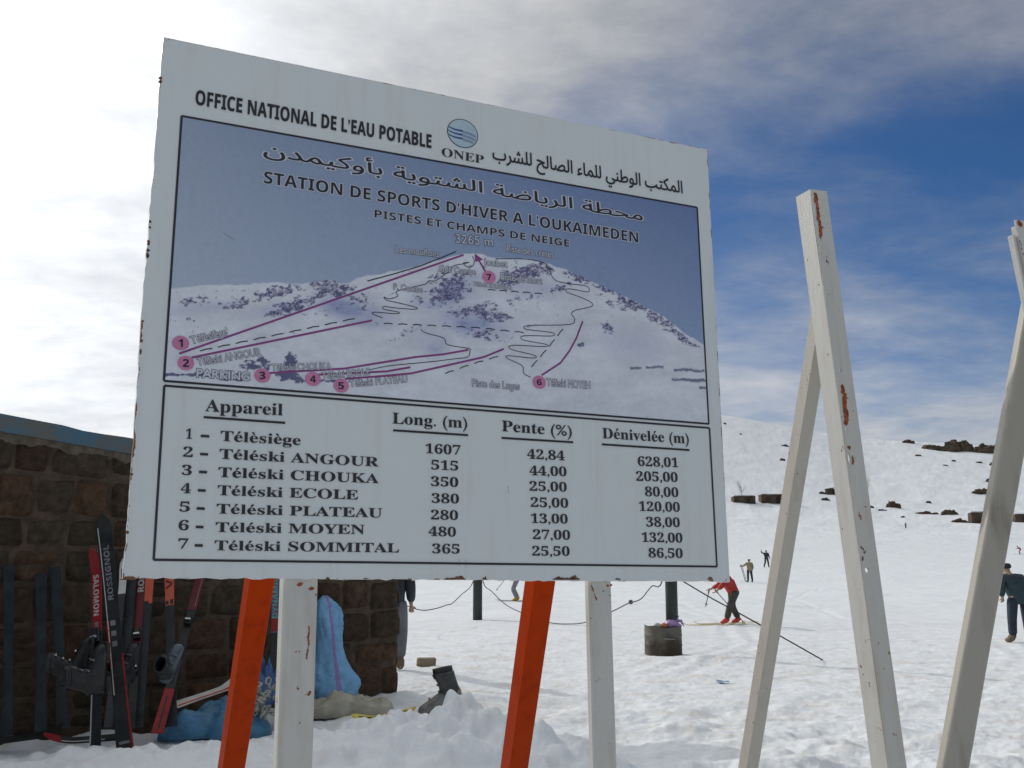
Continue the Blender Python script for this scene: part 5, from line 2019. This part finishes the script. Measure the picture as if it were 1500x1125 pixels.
def build_person(label, pos, h, heading, P=None, jacket=None, trouser=None, boot=None, head=None, hood=False, hat=None, coat=.0, skis=None, poles=None, collar=None, bulk=1.12, group='people out on the snow'):
    """local frame: x right, y ahead, z up, in metres for a 1.70 m figure. P overrides joints."""
    J = dict(pel=(0, 0, .93), bel=(0, 0, 1.08), che=(0, .01, 1.28), nek=(0, .0, 1.46), hd0=(0, .02, 1.54), hd1=(0, .03, 1.62), hd2=(0, .02, 1.69), nose=(0, .12, 1.60),
             shL=(-.18, 0, 1.39), elL=(-.25, .0, 1.13), wrL=(-.26, .10, .90), shR=(.18, 0, 1.39), elR=(.25, .0, 1.13), wrR=(.26, .10, .90),
             hiL=(-.095, 0, .88), knL=(-.11, .03, .49), anL=(-.12, .0, .09), toL=(-.13, .17, .035), hiR=(.095, 0, .88), knR=(.11, .03, .49), anR=(.12, .0, .09), toR=(.13, .17, .035))
    J.update(P or {})
    J = {k: Vector(v) for k, v in J.items()}
    k = h / 1.70
    root = empty('person', pos, label, 'person', group)
    root.rotation_euler = (0, 0, heading)
    root.scale = (k * bulk, k * bulk, k)
    # body: one continuous skin with hands of five fingers
    names = ['pel', 'bel', 'che', 'nek', 'hd0', 'hd1', 'hd2', 'shL', 'elL', 'wrL', 'shR', 'elR', 'wrR', 'hiL', 'knL', 'anL', 'toL', 'hiR', 'knR', 'anR', 'toR']
    rad = dict(pel=.115, bel=.105, che=.125, nek=.058, hd0=.072, hd1=.096, hd2=.062, shL=.062, elL=.042, wrL=.028, shR=.062, elR=.042, wrR=.028, hiL=.085, knL=.055, anL=.038, toL=.03, hiR=.085, knR=.055, anR=.038, toR=.03)
    ix = {n: i for i, n in enumerate(names)}
    nodes = [(J[n], rad[n]) for n in names]
    ed = [('pel', 'bel'), ('bel', 'che'), ('che', 'nek'), ('nek', 'hd0'), ('hd0', 'hd1'), ('hd1', 'hd2'), ('che', 'shL'), ('shL', 'elL'), ('elL', 'wrL'), ('che', 'shR'), ('shR', 'elR'), ('elR', 'wrR'),
          ('pel', 'hiL'), ('hiL', 'knL'), ('knL', 'anL'), ('anL', 'toL'), ('pel', 'hiR'), ('hiR', 'knR'), ('knR', 'anR'), ('anR', 'toR')]
    edges = [(ix[a], ix[b]) for a, b in ed]
    nodes.append((J['nose'], .014)); edges.append((ix['hd1'], len(nodes) - 1))
    for sd, el, wr in ((-1, 'elL', 'wrL'), (1, 'elR', 'wrR')):
        d = (J[wr] - J[el]).normalized()
        side = d.cross(Vector((0, 1, .2))).normalized()
        nrm = side.cross(d)
        palm = len(nodes)
        nodes.append((J[wr] + d * .06, (.030, .018))); edges.append((ix[wr], palm))
        for q, (off, ln) in enumerate(((-.027, .058), (-.009, .070), (.009, .066), (.027, .052))):
            a = J[wr] + d * .095 + side * off
            b = a + d * ln * .55 + nrm * .012
            c = b + d * ln * .30 + nrm * .030
            i0 = len(nodes)
            nodes += [(a, .0095), (b, .0085), (c, .0075)]
            edges += [(palm, i0), (i0, i0 + 1), (i0 + 1, i0 + 2)]
        i0 = len(nodes)
        nodes += [(J[wr] + d * .055 + side * .04 * sd + nrm * .012, .0105), (J[wr] + d * .085 + side * .052 * sd + nrm * .03, .009)]
        edges += [(palm, i0), (i0, i0 + 1)]
    skin_mesh('body', nodes, edges, [M_SKIN], root)
    # trousers
    tn = [(J['pel'] + Vector((0, 0, .04)), .118), (J['hiL'], .108), (J['knL'], .086), (J['anL'] + Vector((0, 0, .05)), .076), (J['hiR'], .108), (J['knR'], .086), (J['anR'] + Vector((0, 0, .05)), .076)]
    skin_mesh('trousers', tn, [(0, 1), (1, 2), (2, 3), (0, 4), (4, 5), (5, 6)], [trouser], root)
    # jacket
    d_ = J['pel'] + Vector((0, 0, .02 - coat))
    jn = [(J['bel'], (.165, .150)), (d_, (.172, .150)), (J['che'], (.178, .150)), (J['nek'] + Vector((0, 0, -.03)), .082), (J['shL'], .092), (J['elL'], .074), (J['wrL'].lerp(J['elL'], .05), .056), (J['shR'], .092), (J['elR'], .074), (J['wrR'].lerp(J['elR'], .05), .056)]
    skin_mesh('jacket', jn, [(0, 1), (0, 2), (2, 3), (2, 4), (4, 5), (5, 6), (2, 7), (7, 8), (8, 9)], [jacket], root)
    if collar:
        cl = MB()
        c = J['nek'] + Vector((0, -.005, -.075))
        cl.tube([c + Vector((.13 * math.cos(a), .10 * math.sin(a) - .01, .018 * math.sin(a))) for a in [2 * math.pi * q / 16 for q in range(17)]], .013, 6)
        o = cl.build('collar_piping', collar, root, True); o.matrix_parent_inverse = Matrix.Identity(4)
    for s_ in 'LR':
        a, t = J['an' + s_], J['to' + s_]
        bn = [(a + Vector((0, 0, .10)), .070), (a, .066), (a.lerp(t, .45) + Vector((0, 0, -.01)), .060), (t, .048), (a - (t - a) * .22 + Vector((0, 0, -.03)), .046)]
        skin_mesh('boot', bn, [(0, 1), (1, 2), (2, 3), (1, 4)], [boot], root)
    up = (J['hd2'] - J['hd0']).normalized()
    hm = M_HAIR if not (hat or hood) else (hat or jacket)
    big = 1.14 if hood else 1.06
    hn = [(J['hd1'] - up * .045 - Vector((0, .035, 0)), .085 * big), (J['hd1'] + up * .02 - Vector((0, .018, 0)), .104 * big), (J['hd2'] + up * .010, .080 * big)]
    skin_mesh('hood' if hood else ('hat' if hat else 'hair'), hn, [(0, 1), (1, 2)], [hm], root, 2)
    return root, J, k


def to_world(root, v):
    c, s = math.cos(root.rotation_euler.z), math.sin(root.rotation_euler.z)
    v = Vector((v[0] * root.scale.x, v[1] * root.scale.y, v[2] * root.scale.z))
    return root.location + Vector((c * v.x - s * v.y, s * v.x + c * v.y, v.z))


def person_skis(root, J, m, length=1.6, label='', tips=.62):
    """a pair of skis under the boots, each a thing"""
    hd = root.rotation_euler.z
    f = Vector((-math.sin(hd), math.cos(hd), 0))
    for q, s_ in enumerate('LR'):
        a = to_world(root, J['an' + s_]); a = Vector((a.x, a.y, 0))
        p0 = a - f * length * (1 - tips); p1 = a + f * length * tips
        p0.z = hz(p0.x, p0.y) + .02; p1.z = hz(p1.x, p1.y) + .02
        zc = hz(a.x, a.y) + .02
        lift = max(0, zc - (p0.z + p1.z) / 2)
        build_ski(label[q], p0 + Vector((0, 0, lift)), p1 + Vector((0, 0, lift)), .085, (0, 0, 1), [(1, m)], 'round', 'skis worn by skiers', bow=0)


def stick(label, a, b, r=.012, m=None, basket=True, name='ski_pole', cat='ski pole', group='ski poles held by skiers'):
    mb = MB()
    a, b = Vector(a), Vector(b)
    mb.tube([a, b], r, 6)
    d = (b - a).normalized()
    mb.tube([a - d * .02, a + d * .11], r * 1.7, 6)
    if basket:
        c = b - d * .07
        e = d.orthogonal().normalized(); g = d.cross(e)
        mb.tube([c + (e * math.cos(q) + g * math.sin(q)) * .045 for q in [2 * math.pi * k / 10 for k in range(11)]], .006, 5)
    tag(mb.build(name, m or M_DGREY, None, True), label, cat, group)


J_RED = mat('red_cloth', (.42, .030, .022), .7, var=.2, scale=6, bump=.9, bscale=11)
J_OLIVE = mat('olive_cloth', (.060, .058, .045), .8, var=.25, scale=6, bump=.9, bscale=11)
J_BEIGE = mat('beige_cloth', (.30, .24, .13), .8, var=.2, scale=6, bump=.9, bscale=11)
J_DARK = mat('dark_cloth', (.028, .036, .042), .75, var=.3, scale=6, bump=.9, bscale=11)
J_NAVY = mat('navy_cloth', (.016, .026, .045), .75, var=.3, scale=6, bump=.9, bscale=11)
J_TEAL = mat('teal_cloth', (.018, .040, .050), .7, var=.3, scale=5, bump=.9, bscale=11)
J_GREY = mat('grey_cloth', (.22, .23, .24), .8, var=.2, scale=6, bump=.9, bscale=11)
J_PINK = mat('pink_cloth', (.34, .10, .13), .7, var=.2, scale=6, bump=.9, bscale=11)
B_RED = mat('red_boot', (.60, .055, .03), .4)
B_YEL = mat('yellow_boot', (.52, .30, .02), .4)
B_BRN = mat('brown_boot', (.16, .11, .07), .7)

# skier in red, stooping to the left, head behind the corner of the board
g = ground(1076, 914)
pr, J, k = build_person('stooping skier in red hooded jacket, dark trousers and red boots', g, 1.52, math.radians(100),
                        dict(bel=(0, .02, 1.06), che=(0, .13, 1.24), nek=(0, .25, 1.38), hd0=(0, .31, 1.43), hd1=(0, .37, 1.48), hd2=(0, .40, 1.55), nose=(0, .47, 1.43),
                             shL=(-.17, .20, 1.33), elL=(-.22, .32, 1.12), wrL=(-.20, .44, .98), shR=(.17, .17, 1.33), elR=(.24, .24, 1.10), wrR=(.22, .42, 1.00),
                             knL=(-.11, .14, .50), anL=(-.12, .22, .10), toL=(-.13, .39, .05), knR=(.11, .0, .50), anR=(.12, -.14, .10), toR=(.13, .03, .05)),
                        J_RED, J_OLIVE, B_RED, hood=True, bulk=1.3, coat=.10)
person_skis(pr, J, M_SKIYE, 1.75, ('yellowish ski under the left foot of the red-jacketed skier', 'yellowish ski under the right foot of the red-jacketed skier'), .70)
w_ = to_world(pr, J['wrL'] + Vector((0, .06, -.05)))
stick('thin ski pole slanting back from the red-jacketed skier', w_ + Vector((0, 0, .03)), ground(1092, 914) + Vector((0, .05, 0)), .011)
w_ = to_world(pr, J['wrR'] + Vector((0, .06, -.05)))
stick('thin ski pole hanging before the red-jacketed skier', w_ + Vector((0, 0, .03)), w_ + Vector((-.12, -.05, -.42)), .011)

# beige coat, back to us, planting a pair of poles
g = ground(1098.5, 853)
pr, J, k = build_person('person in beige coat seen from behind, arm out on ski poles', g, 1.74 * g.y / 82.0, math.radians(12),
                        dict(elL=(-.34, .10, 1.22), wrL=(-.46, .22, 1.17), shL=(-.18, .03, 1.38), wrR=(.27, .12, .92), knR=(.12, -.05, .48), anR=(.14, -.10, .09), toR=(.16, .06, .035)), J_BEIGE, J_DARK, J_DARK, coat=.14)
w_ = to_world(pr, (-.50, .27, 1.26))
stick('dark ski pole planted left of the beige-coated person', w_, w_ + Vector((.36, .05, -1.34)), .022, M_BLACK)
stick('second dark ski pole planted beside the beige-coated person', w_ + Vector((.09, .02, 0)), w_ + Vector((.46, .10, -1.34)), .020, M_BLACK)
# dark figure waving
g = ground(1123, 831)
build_person('striding person in dark clothes with left arm raised, farther up the snow', g, 1.72 * g.y / 110, math.radians(-35),
             dict(elL=(-.42, .02, 1.44), wrL=(-.46, .03, 1.66), knL=(-.11, -.02, .48), anL=(-.14, -.22, .09), toL=(-.16, -.06, .035), knR=(.11, .14, .50), anR=(.12, .20, .09), toR=(.13, .36, .035)), J_DARK, J_NAVY, J_DARK)
# man at the right edge, back to us
g = ground(1497, 941)
pr, J, k = build_person('stout man in dark teal jacket and navy trousers seen from behind at right edge', g, 113.5 / 1550 * g.y, math.radians(6),
                        dict(bel=(-.03, 0, 1.08), che=(-.09, .04, 1.27), shL=(-.28, .03, 1.37), elL=(-.33, -.02, 1.12), wrL=(-.27, .06, .95), shR=(.10, .03, 1.36), elR=(.20, -.02, 1.12), wrR=(.22, .08, .93),
                             nek=(-.11, .10, 1.44), hd0=(-.11, .14, 1.51), hd1=(-.11, .16, 1.58), hd2=(-.11, .16, 1.66), nose=(-.11, .26, 1.55),
                             hiL=(-.12, 0, .88), knL=(-.14, .02, .48), anL=(-.16, .0, .08), toL=(-.24, .13, .035), hiR=(.12, 0, .88), knR=(.14, .02, .48), anR=(.15, 0, .08), toR=(.22, .13, .035)), J_TEAL, J_NAVY, B_BRN, coat=.17, collar=mat('tan_piping', (.30, .27, .20), .8))
pr.scale = (k * 1.2, k * 1.25, k)
# tiny skiers far away
g = ground(1494.5, 812)
pr, J, k = build_person('tiny crouching skier in pink far off at the right edge', g, 1.62 * g.y / 175, math.radians(60),
                        dict(pel=(0, -.10, .82), bel=(0, 0, .95), che=(0, .16, 1.1), nek=(0, .26, 1.24), hd0=(0, .31, 1.31), hd1=(0, .34, 1.38), hd2=(0, .35, 1.45), nose=(0, .44, 1.35), shL=(-.17, .18, 1.2), elL=(-.28, .3, 1.0), wrL=(-.24, .48, .95),
                             shR=(.17, .18, 1.2), elR=(.28, .3, 1.0), wrR=(.24, .48, .95), hiL=(-.1, -.08, .78), knL=(-.14, .14, .46), hiR=(.1, -.08, .78), knR=(.14, .14, .46)), J_PINK, J_PINK, J_DARK, hat=J_DARK)
person_skis(pr, J, M_BLACK, 1.6, ('far dark ski on the left foot of the tiny pink skier', 'far dark ski on the right foot of the tiny pink skier'))
g = ground(1327, 774)
build_person('minute grey figure alone below the hillside rocks', g, 1.7 * g.y / 300, math.radians(20), None, J_GREY, J_DARK, J_DARK)
# skier with yellow boots behind the second orange brace
g = ground(757, 881)
pr, J, k = build_person('skier with grey trousers and yellow boots, upper half behind the board', g, 1.75, math.radians(95),
                        dict(knL=(-.10, .16, .50), anL=(-.11, .02, .10), toL=(-.12, .20, .05), knR=(.10, .12, .5), anR=(.12, -.06, .10), toR=(.12, .12, .05), wrL=(-.26, .34, 1.02), wrR=(.26, .34, 1.02), elL=(-.25, .1, 1.14), elR=(.25, .1, 1.14)), J_GREY, J_GREY, B_YEL, hat=J_DARK)
person_skis(pr, J, M_BLACK, 1.5, ('short dark ski on the left foot of the yellow-booted skier', 'short dark ski on the right foot of the yellow-booted skier'), .6)
w_ = to_world(pr, J['wrL'] + Vector((0, .05, -.04)))
stick('ski pole trailing left from the yellow-booted skier', w_ + Vector((0, 0, .03)), w_ + Vector((-.45, .1, -.55)), .011)
# person by the corner of the building
g = at(574, 972, 15.6); g.z = hz(g.x, g.y)
build_person('person in black jacket and pale trousers half hidden by the wall corner', g, 1.74, math.radians(-8),
             dict(shL=(-.18, 0, 1.39), anR=(.10, .0, .09), toR=(.14, -.10, .035), anL=(-.08, .04, .09), toL=(-.10, .2, .035), elR=(.22, .02, 1.12), wrR=(.21, .1, .90)), J_DARK, mat('pale_grey_cloth', (.15, .155, .165), .8, var=.15), B_BRN, coat=.16)


# ------------------------------------------------------------------ rocks, huts and bare trees on the hill
def build_rock(label, px0, px1, py0, py1, seed, bits=3, name='rock_outcrop', flat=1.0):
    bits = bits + 2 if bits > 1 else bits
    g = ground((px0 + px1) / 2, py1)
    k = g.y / 1550
    W_, H_ = (px1 - px0) * k, (py1 - py0) * k
    rnd = random.Random(seed)
    mb = MB()
    for q in range(bits):
        f = (q + .5) / bits if bits > 1 else .5
        cx_ = g.x + (f - .5) * W_ * .72 + rnd.uniform(-.05, .05) * W_
        w = W_ * rnd.uniform(.34, .62) if bits > 1 else W_ * .5
        if bits > 1: w = W_ / bits * rnd.uniform(.55, 1.15)
        h = H_ * rnd.uniform(.55, 1.0) * (1 if bits < 2 else (.45 + .55 * math.sin(math.pi * f)))
        h = min(h, H_)
        cy_ = g.y + rnd.uniform(0, .6) * w
        zb = hz(cx_, cy_)
        n = 14
        rings = []
        for lv, rr in ((-.3, 1.10), (.0, 1.06), (.35, 1.0), (.55, .96), (.62, .80), (.95, .74), (1.0, .35)):
            ring = []
            for i in range(n):
                a = 2 * math.pi * i / n
                e = 1 + .55 * float(fbm(np.array([math.cos(a) * 1.7 + seed * 3 + q]), np.array([math.sin(a) * 1.7 + lv * .8]), seed, 3)[0])
                zz = zb + h * lv * (1 + .60 * float(fbm(np.array([math.cos(a) + q * 3.1]), np.array([math.sin(a) + seed]), 8, 3)[0]))
                ring.append(Vector((cx_ + w * rr * e * math.cos(a), cy_ + w * .7 * rr * e * math.sin(a), zz)))
            rings.append(ring)
        mb.loft(rings)
    o = mb.build(name, M_ROCK, None, False)
    return tag(o, label, 'rock', 'brown rocks on the snowy hill')


def build_hut(label, px0, px1, py0, py1, seed, pitched=False):
    g = ground((px0 + px1) / 2, py1)
    k = g.y / 1550
    W_, H_ = (px1 - px0) * k, (py1 - py0) * k
    root = empty('stone_hut', g, label, 'hut', 'low stone huts at the foot of the hill')
    bpy.context.view_layer.update()
    D_ = W_ * .6
    c = g + Vector((0, D_ / 2, 0))
    w = MB()
    rnd = random.Random(seed)
    for sx in range(4):
        x0 = -W_ / 2 + W_ * sx / 4
        hh = H_ * rnd.uniform(.90, 1.0)
        w.box(c + Vector((x0 + W_ / 8, rnd.uniform(-.1, .1), hh / 2 - .4)), (W_ / 8 * 1.0, 0, 0), (0, D_ / 2 + .02 * sx, 0), (0, 0, hh / 2 + .4), 0, .05)
    w.build('wall', M_ROCK, root)
    r = MB()
    if pitched:
        r.loft([[c + Vector((-W_ * .55, y, H_ * .80)), c + Vector((W_ * .55, y, H_ * 1.02)), c + Vector((W_ * .55, y, H_ * 1.10)), c + Vector((-W_ * .55, y, H_ * .90))] for y in (-D_ * .55, D_ * .55)])
        r.build('roof', M_ROCK, root)
    else:
        r.box(c + Vector((0, .15 * D_, H_ * 1.0)), (W_ * .46, 0, 0), (0, D_ * .42, 0), (0, 0, .18), 0, .06)
        r.build('roof', M_SNOW, root)
    d = MB()
    d.box(c + Vector((W_ * .18, -D_ / 2 - .10, H_ * .36)), (W_ * .05, 0, 0), (0, .09, 0), (0, 0, H_ * .34), 0, .02)
    d.build('doorway', M_BLACK, root)
    return root


build_rock('long brown crag along the skyline, largest of the rocks', 1345, 1472, 645, 661, 1, 9)
build_rock('small flat brown rock alone just left of the skyline crag', 1319, 1340, 643, 649, 2, 2)
build_rock('ragged brown crag tailing off lower right of the skyline crag', 1424, 1490, 651, 664, 3, 4)
build_rock('brown ledge on the hillside beside the right leaning leg', 1423, 1452, 716, 724, 4, 3)
build_rock('dark boulder poking out above the ledge near the right leg', 1445, 1456, 702, 707, 5, 1)
build_rock('tiny dark stone below the skyline crag near the right leg', 1450, 1460, 678, 682, 6, 1)
build_rock('small dark stone high on the slope right of the post', 1430, 1440, 676, 678.5, 7, 1)
build_rock('brown rock patch in mid slope right of the tall post', 1296, 1322, 734, 743, 8, 3)
build_rock('thin rock strip left of the low right hut, longest of the low ledges', 1376, 1406, 746, 754, 9, 4)
build_rock('row of flat dark stones between the mid slope rocks', 1338, 1376, 749, 753, 10, 5)
build_rock('low rock shelf just below the stone strip', 1395, 1417, 760, 765, 11, 2)
build_rock('small stone on the slope above the rock strip', 1357, 1364, 734, 737, 12, 1)
build_rock('dark stone just right of the tall post, lower slope', 1274, 1281, 741, 744, 13, 1)
build_rock('thin dark stone under the mid slope rock patch', 1287, 1299, 745.5, 748, 14, 2)
build_rock('lone dark stone high between brace and board', 1083, 1087, 634, 636.5, 15, 1)
build_rock('tiny dark stone high on the hill next to the board', 1060, 1064, 619, 621.5, 16, 1)
build_rock('flat stone between board and brace halfway up the hill', 1143, 1151, 672, 675, 17, 1)
build_rock('pair of small stones left of the tall brace', 1144, 1156, 651, 653.5, 18, 2)
build_rock('rock strip between the brace and the tall post', 1203, 1217, 728, 733, 19, 2)
build_rock('broken stones in the gap between brace and post', 1199, 1211, 720, 724, 20, 2)
build_rock('speck of dark rock mid slope right of post', 1341, 1351, 666, 668.5, 21, 1)
build_rock('flat dark rock speck left of the two high stones', 1380, 1388, 680, 682, 22, 1)
build_rock('dark speck of rock by the upper two stones', 1394, 1400, 674, 676, 23, 1)
build_rock('grey stone low on the slope, nearest the minute figure', 1320, 1326, 756, 758, 24, 1)
build_hut('low brown stone hut under a bare tree beside the board', 1075, 1107, 726, 737, 1)
build_hut('block-like brown stone hut left of the leaning brace', 1116, 1150, 724, 738, 2)
build_hut('small hut with sloping roof glimpsed between brace and post', 1211, 1224, 715, 725, 3, True)
build_hut('brown stone hut left of the broad leaning leg', 1424, 1446, 750, 767, 4)
build_hut('brown stone hut cut by the right edge of the photo', 1488, 1514, 753, 765, 5)


def build_bare_tree(label, px, py0, py1, spread, seed):
    g = ground(px, py1)
    k = g.y / 1550
    H_ = (py1 - py0) * k
    rnd = random.Random(seed)
    root = empty('bare_tree', g, label, 'tree', 'leafless trees on the hill')
    bpy.context.view_layer.update()
    tr = MB()
    tr.tube([g + Vector((0, 0, -.3)), g + Vector((.05, 0, H_ * .3)), g + Vector((.02, 0, H_ * .55))], [.10, .08, .05], 6)
    tr.build('trunk', M_BARK, root, True)
    cr = MB()
    for q in range(13):
        z0 = H_ * rnd.uniform(.18, .55)
        a = rnd.uniform(0, 2 * math.pi)
        o = g + Vector((.03, 0, z0))
        out = Vector((math.cos(a), math.sin(a), 0)) * spread * k * rnd.uniform(.3, 1)
        tip = o + out + Vector((0, 0, H_ * rnd.uniform(.35, .6)))
        tip.z = min(tip.z, g.z + H_)
        mid = o.lerp(tip, .5) + Vector((0, 0, -.05 * H_)) + out * .15
        cr.tube([o, mid, tip], [.045, .032, .018], 5)
        for _ in range(3):
            b = mid.lerp(tip, rnd.random())
            cr.tube([b, b + Vector((rnd.uniform(-1, 1), rnd.uniform(-1, 1), rnd.uniform(.2, 1.2))) * spread * k * .4], [.022, .012], 4)
    cr.build('crown', M_BARK, root, True)


build_bare_tree('leafless pale tree rising behind the low hut beside the board', 1086, 703, 727, 8, 1)
build_bare_tree('leafless pale sapling just right of the tall post', 1271, 696, 728, 6, 2)
